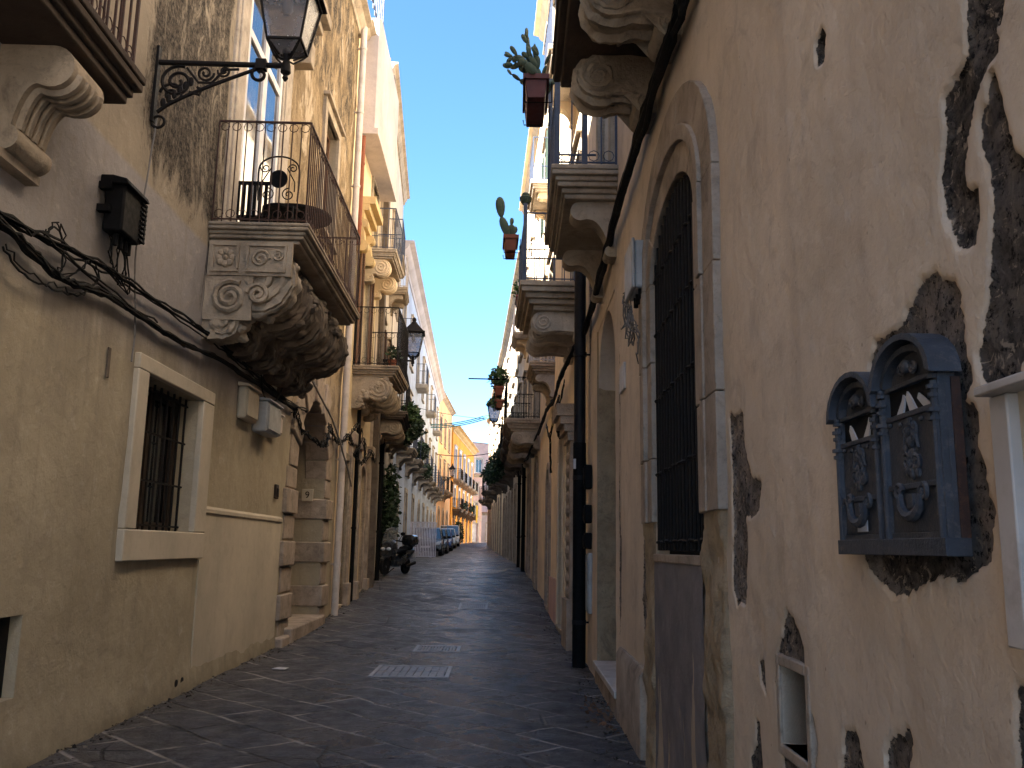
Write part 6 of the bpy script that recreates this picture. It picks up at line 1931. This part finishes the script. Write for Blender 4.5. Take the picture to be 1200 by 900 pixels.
loft([(.62, 1.02, .19, .12), (.68, 1.06, .24, .18), (.95, 1.06, .24, .18), (1.05, 1.02, .2, .12)], 'car_black', 'top_box')
m = MB().tube([S(0, .7, .82), S(0, .8, .9)], .04, 6); m.box(S, -.15, .15, .65, 1.0, .86, .885); part(t, 'rack', m, 'iron')
m = MB()
wsn = [(-.2, -.6, .93), (-.24, -.52, 1.15), (-.2, -.44, 1.38), (.0, -.42, 1.46), (.2, -.44, 1.38), (.24, -.52, 1.15), (.2, -.6, .93)]
f1 = [S(x, y - .06 * (1 - abs(x) / .25), z) for x, y, z in wsn]; f2 = [S(x, y - .06 * (1 - abs(x) / .25) + .012, z) for x, y, z in wsn]
m.prism(f1, f2); part(t, 'windscreen', m, 'screen')
m = MB().tube([S(-.36, -.3, 1.0), S(-.2, -.38, 1.03), S(.2, -.38, 1.03), S(.36, -.3, 1.0)], .018, 6); part(t, 'handlebar', m, 'black')
for k in (-1, 1):
    m = MB(); m.tube([S(k * .25, -.4, 1.03), S(k * .36, -.42, 1.2)], .01, 5); m.ball(S, (k * .38, -.42, 1.24), (.085, .03, .055), 10, 6); part(t, 'mirror', m, 'black')
    m = MB(); m.ball(S, (k * .1, -.72, .78), (.085, .05, .05), 10, 6); part(t, 'headlight', m, 'headlight')
    m = MB().tube([S(k * .075, -.68, .26), S(k * .075, -.5, .62)], .028, 8); part(t, 'fork', m, 'iron')
m = MB().tube([S(.2, .3, .25), S(.22, .6, .31), S(.22, .85, .36)], [.03, .05, .052], 10); part(t, 'exhaust', m, 'iron')
m = MB().tube([S(-.1, .1, .2), S(-.3, .0, .0)], .014, 5); part(t, 'stand', m, 'iron')
m = MB().box(S, -.1, .1, -.9, -.89, .58, .66)
m = MB().box(S, -.11, .11, 1.06, 1.07, .5, .66); part(t, 'licence_plate', m, 'white_frame')

# ================================================================ GRIT AND DEBRIS ALONG THE WALLS
g = MB(); r0 = random.Random(77)
def chip(p, sz):
    q = [p + Vector((r0.uniform(-1, 1), r0.uniform(-1, 1), r0.uniform(-.2, .9))) * sz for _ in range(5)]
    g.add(q, [(0, 1, 2), (0, 2, 3), (0, 3, 1), (1, 2, 4), (2, 3, 4), (3, 1, 4)])
for _ in range(2600):
    y = 4 + 26 * r0.random() ** 1.4
    left = r0.random() < .5
    T = FL if left else FR
    if y > 12.8 and not left: T = FRB
    if y > 19.2 and left: T = FB
    d = .02 + abs(r0.gauss(0, .11 if left else .16))
    p = T(y, d, 0); p.z = zg(p.y) + .004 + float(np.interp(p.y, [0, 30], [0.0, 0.0]))
    i = int(np.argmin(abs(GX[:, 0] - p.x))); j = int(np.argmin(abs(GY[0, :] - p.y)))
    p.z = float(GZ[i, j]) + .003
    chip(p, r0.choice((.006, .008, .012, .012, .02, .03)))
gm = Mt('grit', 0.9, 0.1)
MAT['grit'] = gm.done(gm.mix(gm.mr(gm.noise(9, 4), .4, .6), (0.02, 0.018, 0.017), (0.20, 0.17, 0.14)))
o = mesh_obj('wall_foot_grit', g, 'grit', (0, 0, 0), smooth=False)
o['kind'] = 'stuff'; o['label'] = 'dark grit and crumbled plaster lying along the foot of both walls'; o['category'] = 'debris'
# crumpled leaf litter by the marble step
lf_ = MB().leaves((1.0, 9.2, .02), (.16, 1.0, .015), 70, .07)
for i in range(len(lf_.v)): lf_.v[i].z = max(lf_.v[i].z, .012)
o = mesh_obj('dry_leaves', lf_, 'wood_brown', (0, 0, 0), smooth=False, recalc=False)
o['kind'] = 'stuff'; o['label'] = 'dry leaves swept against the right wall by the marble step'; o['category'] = 'leaves'
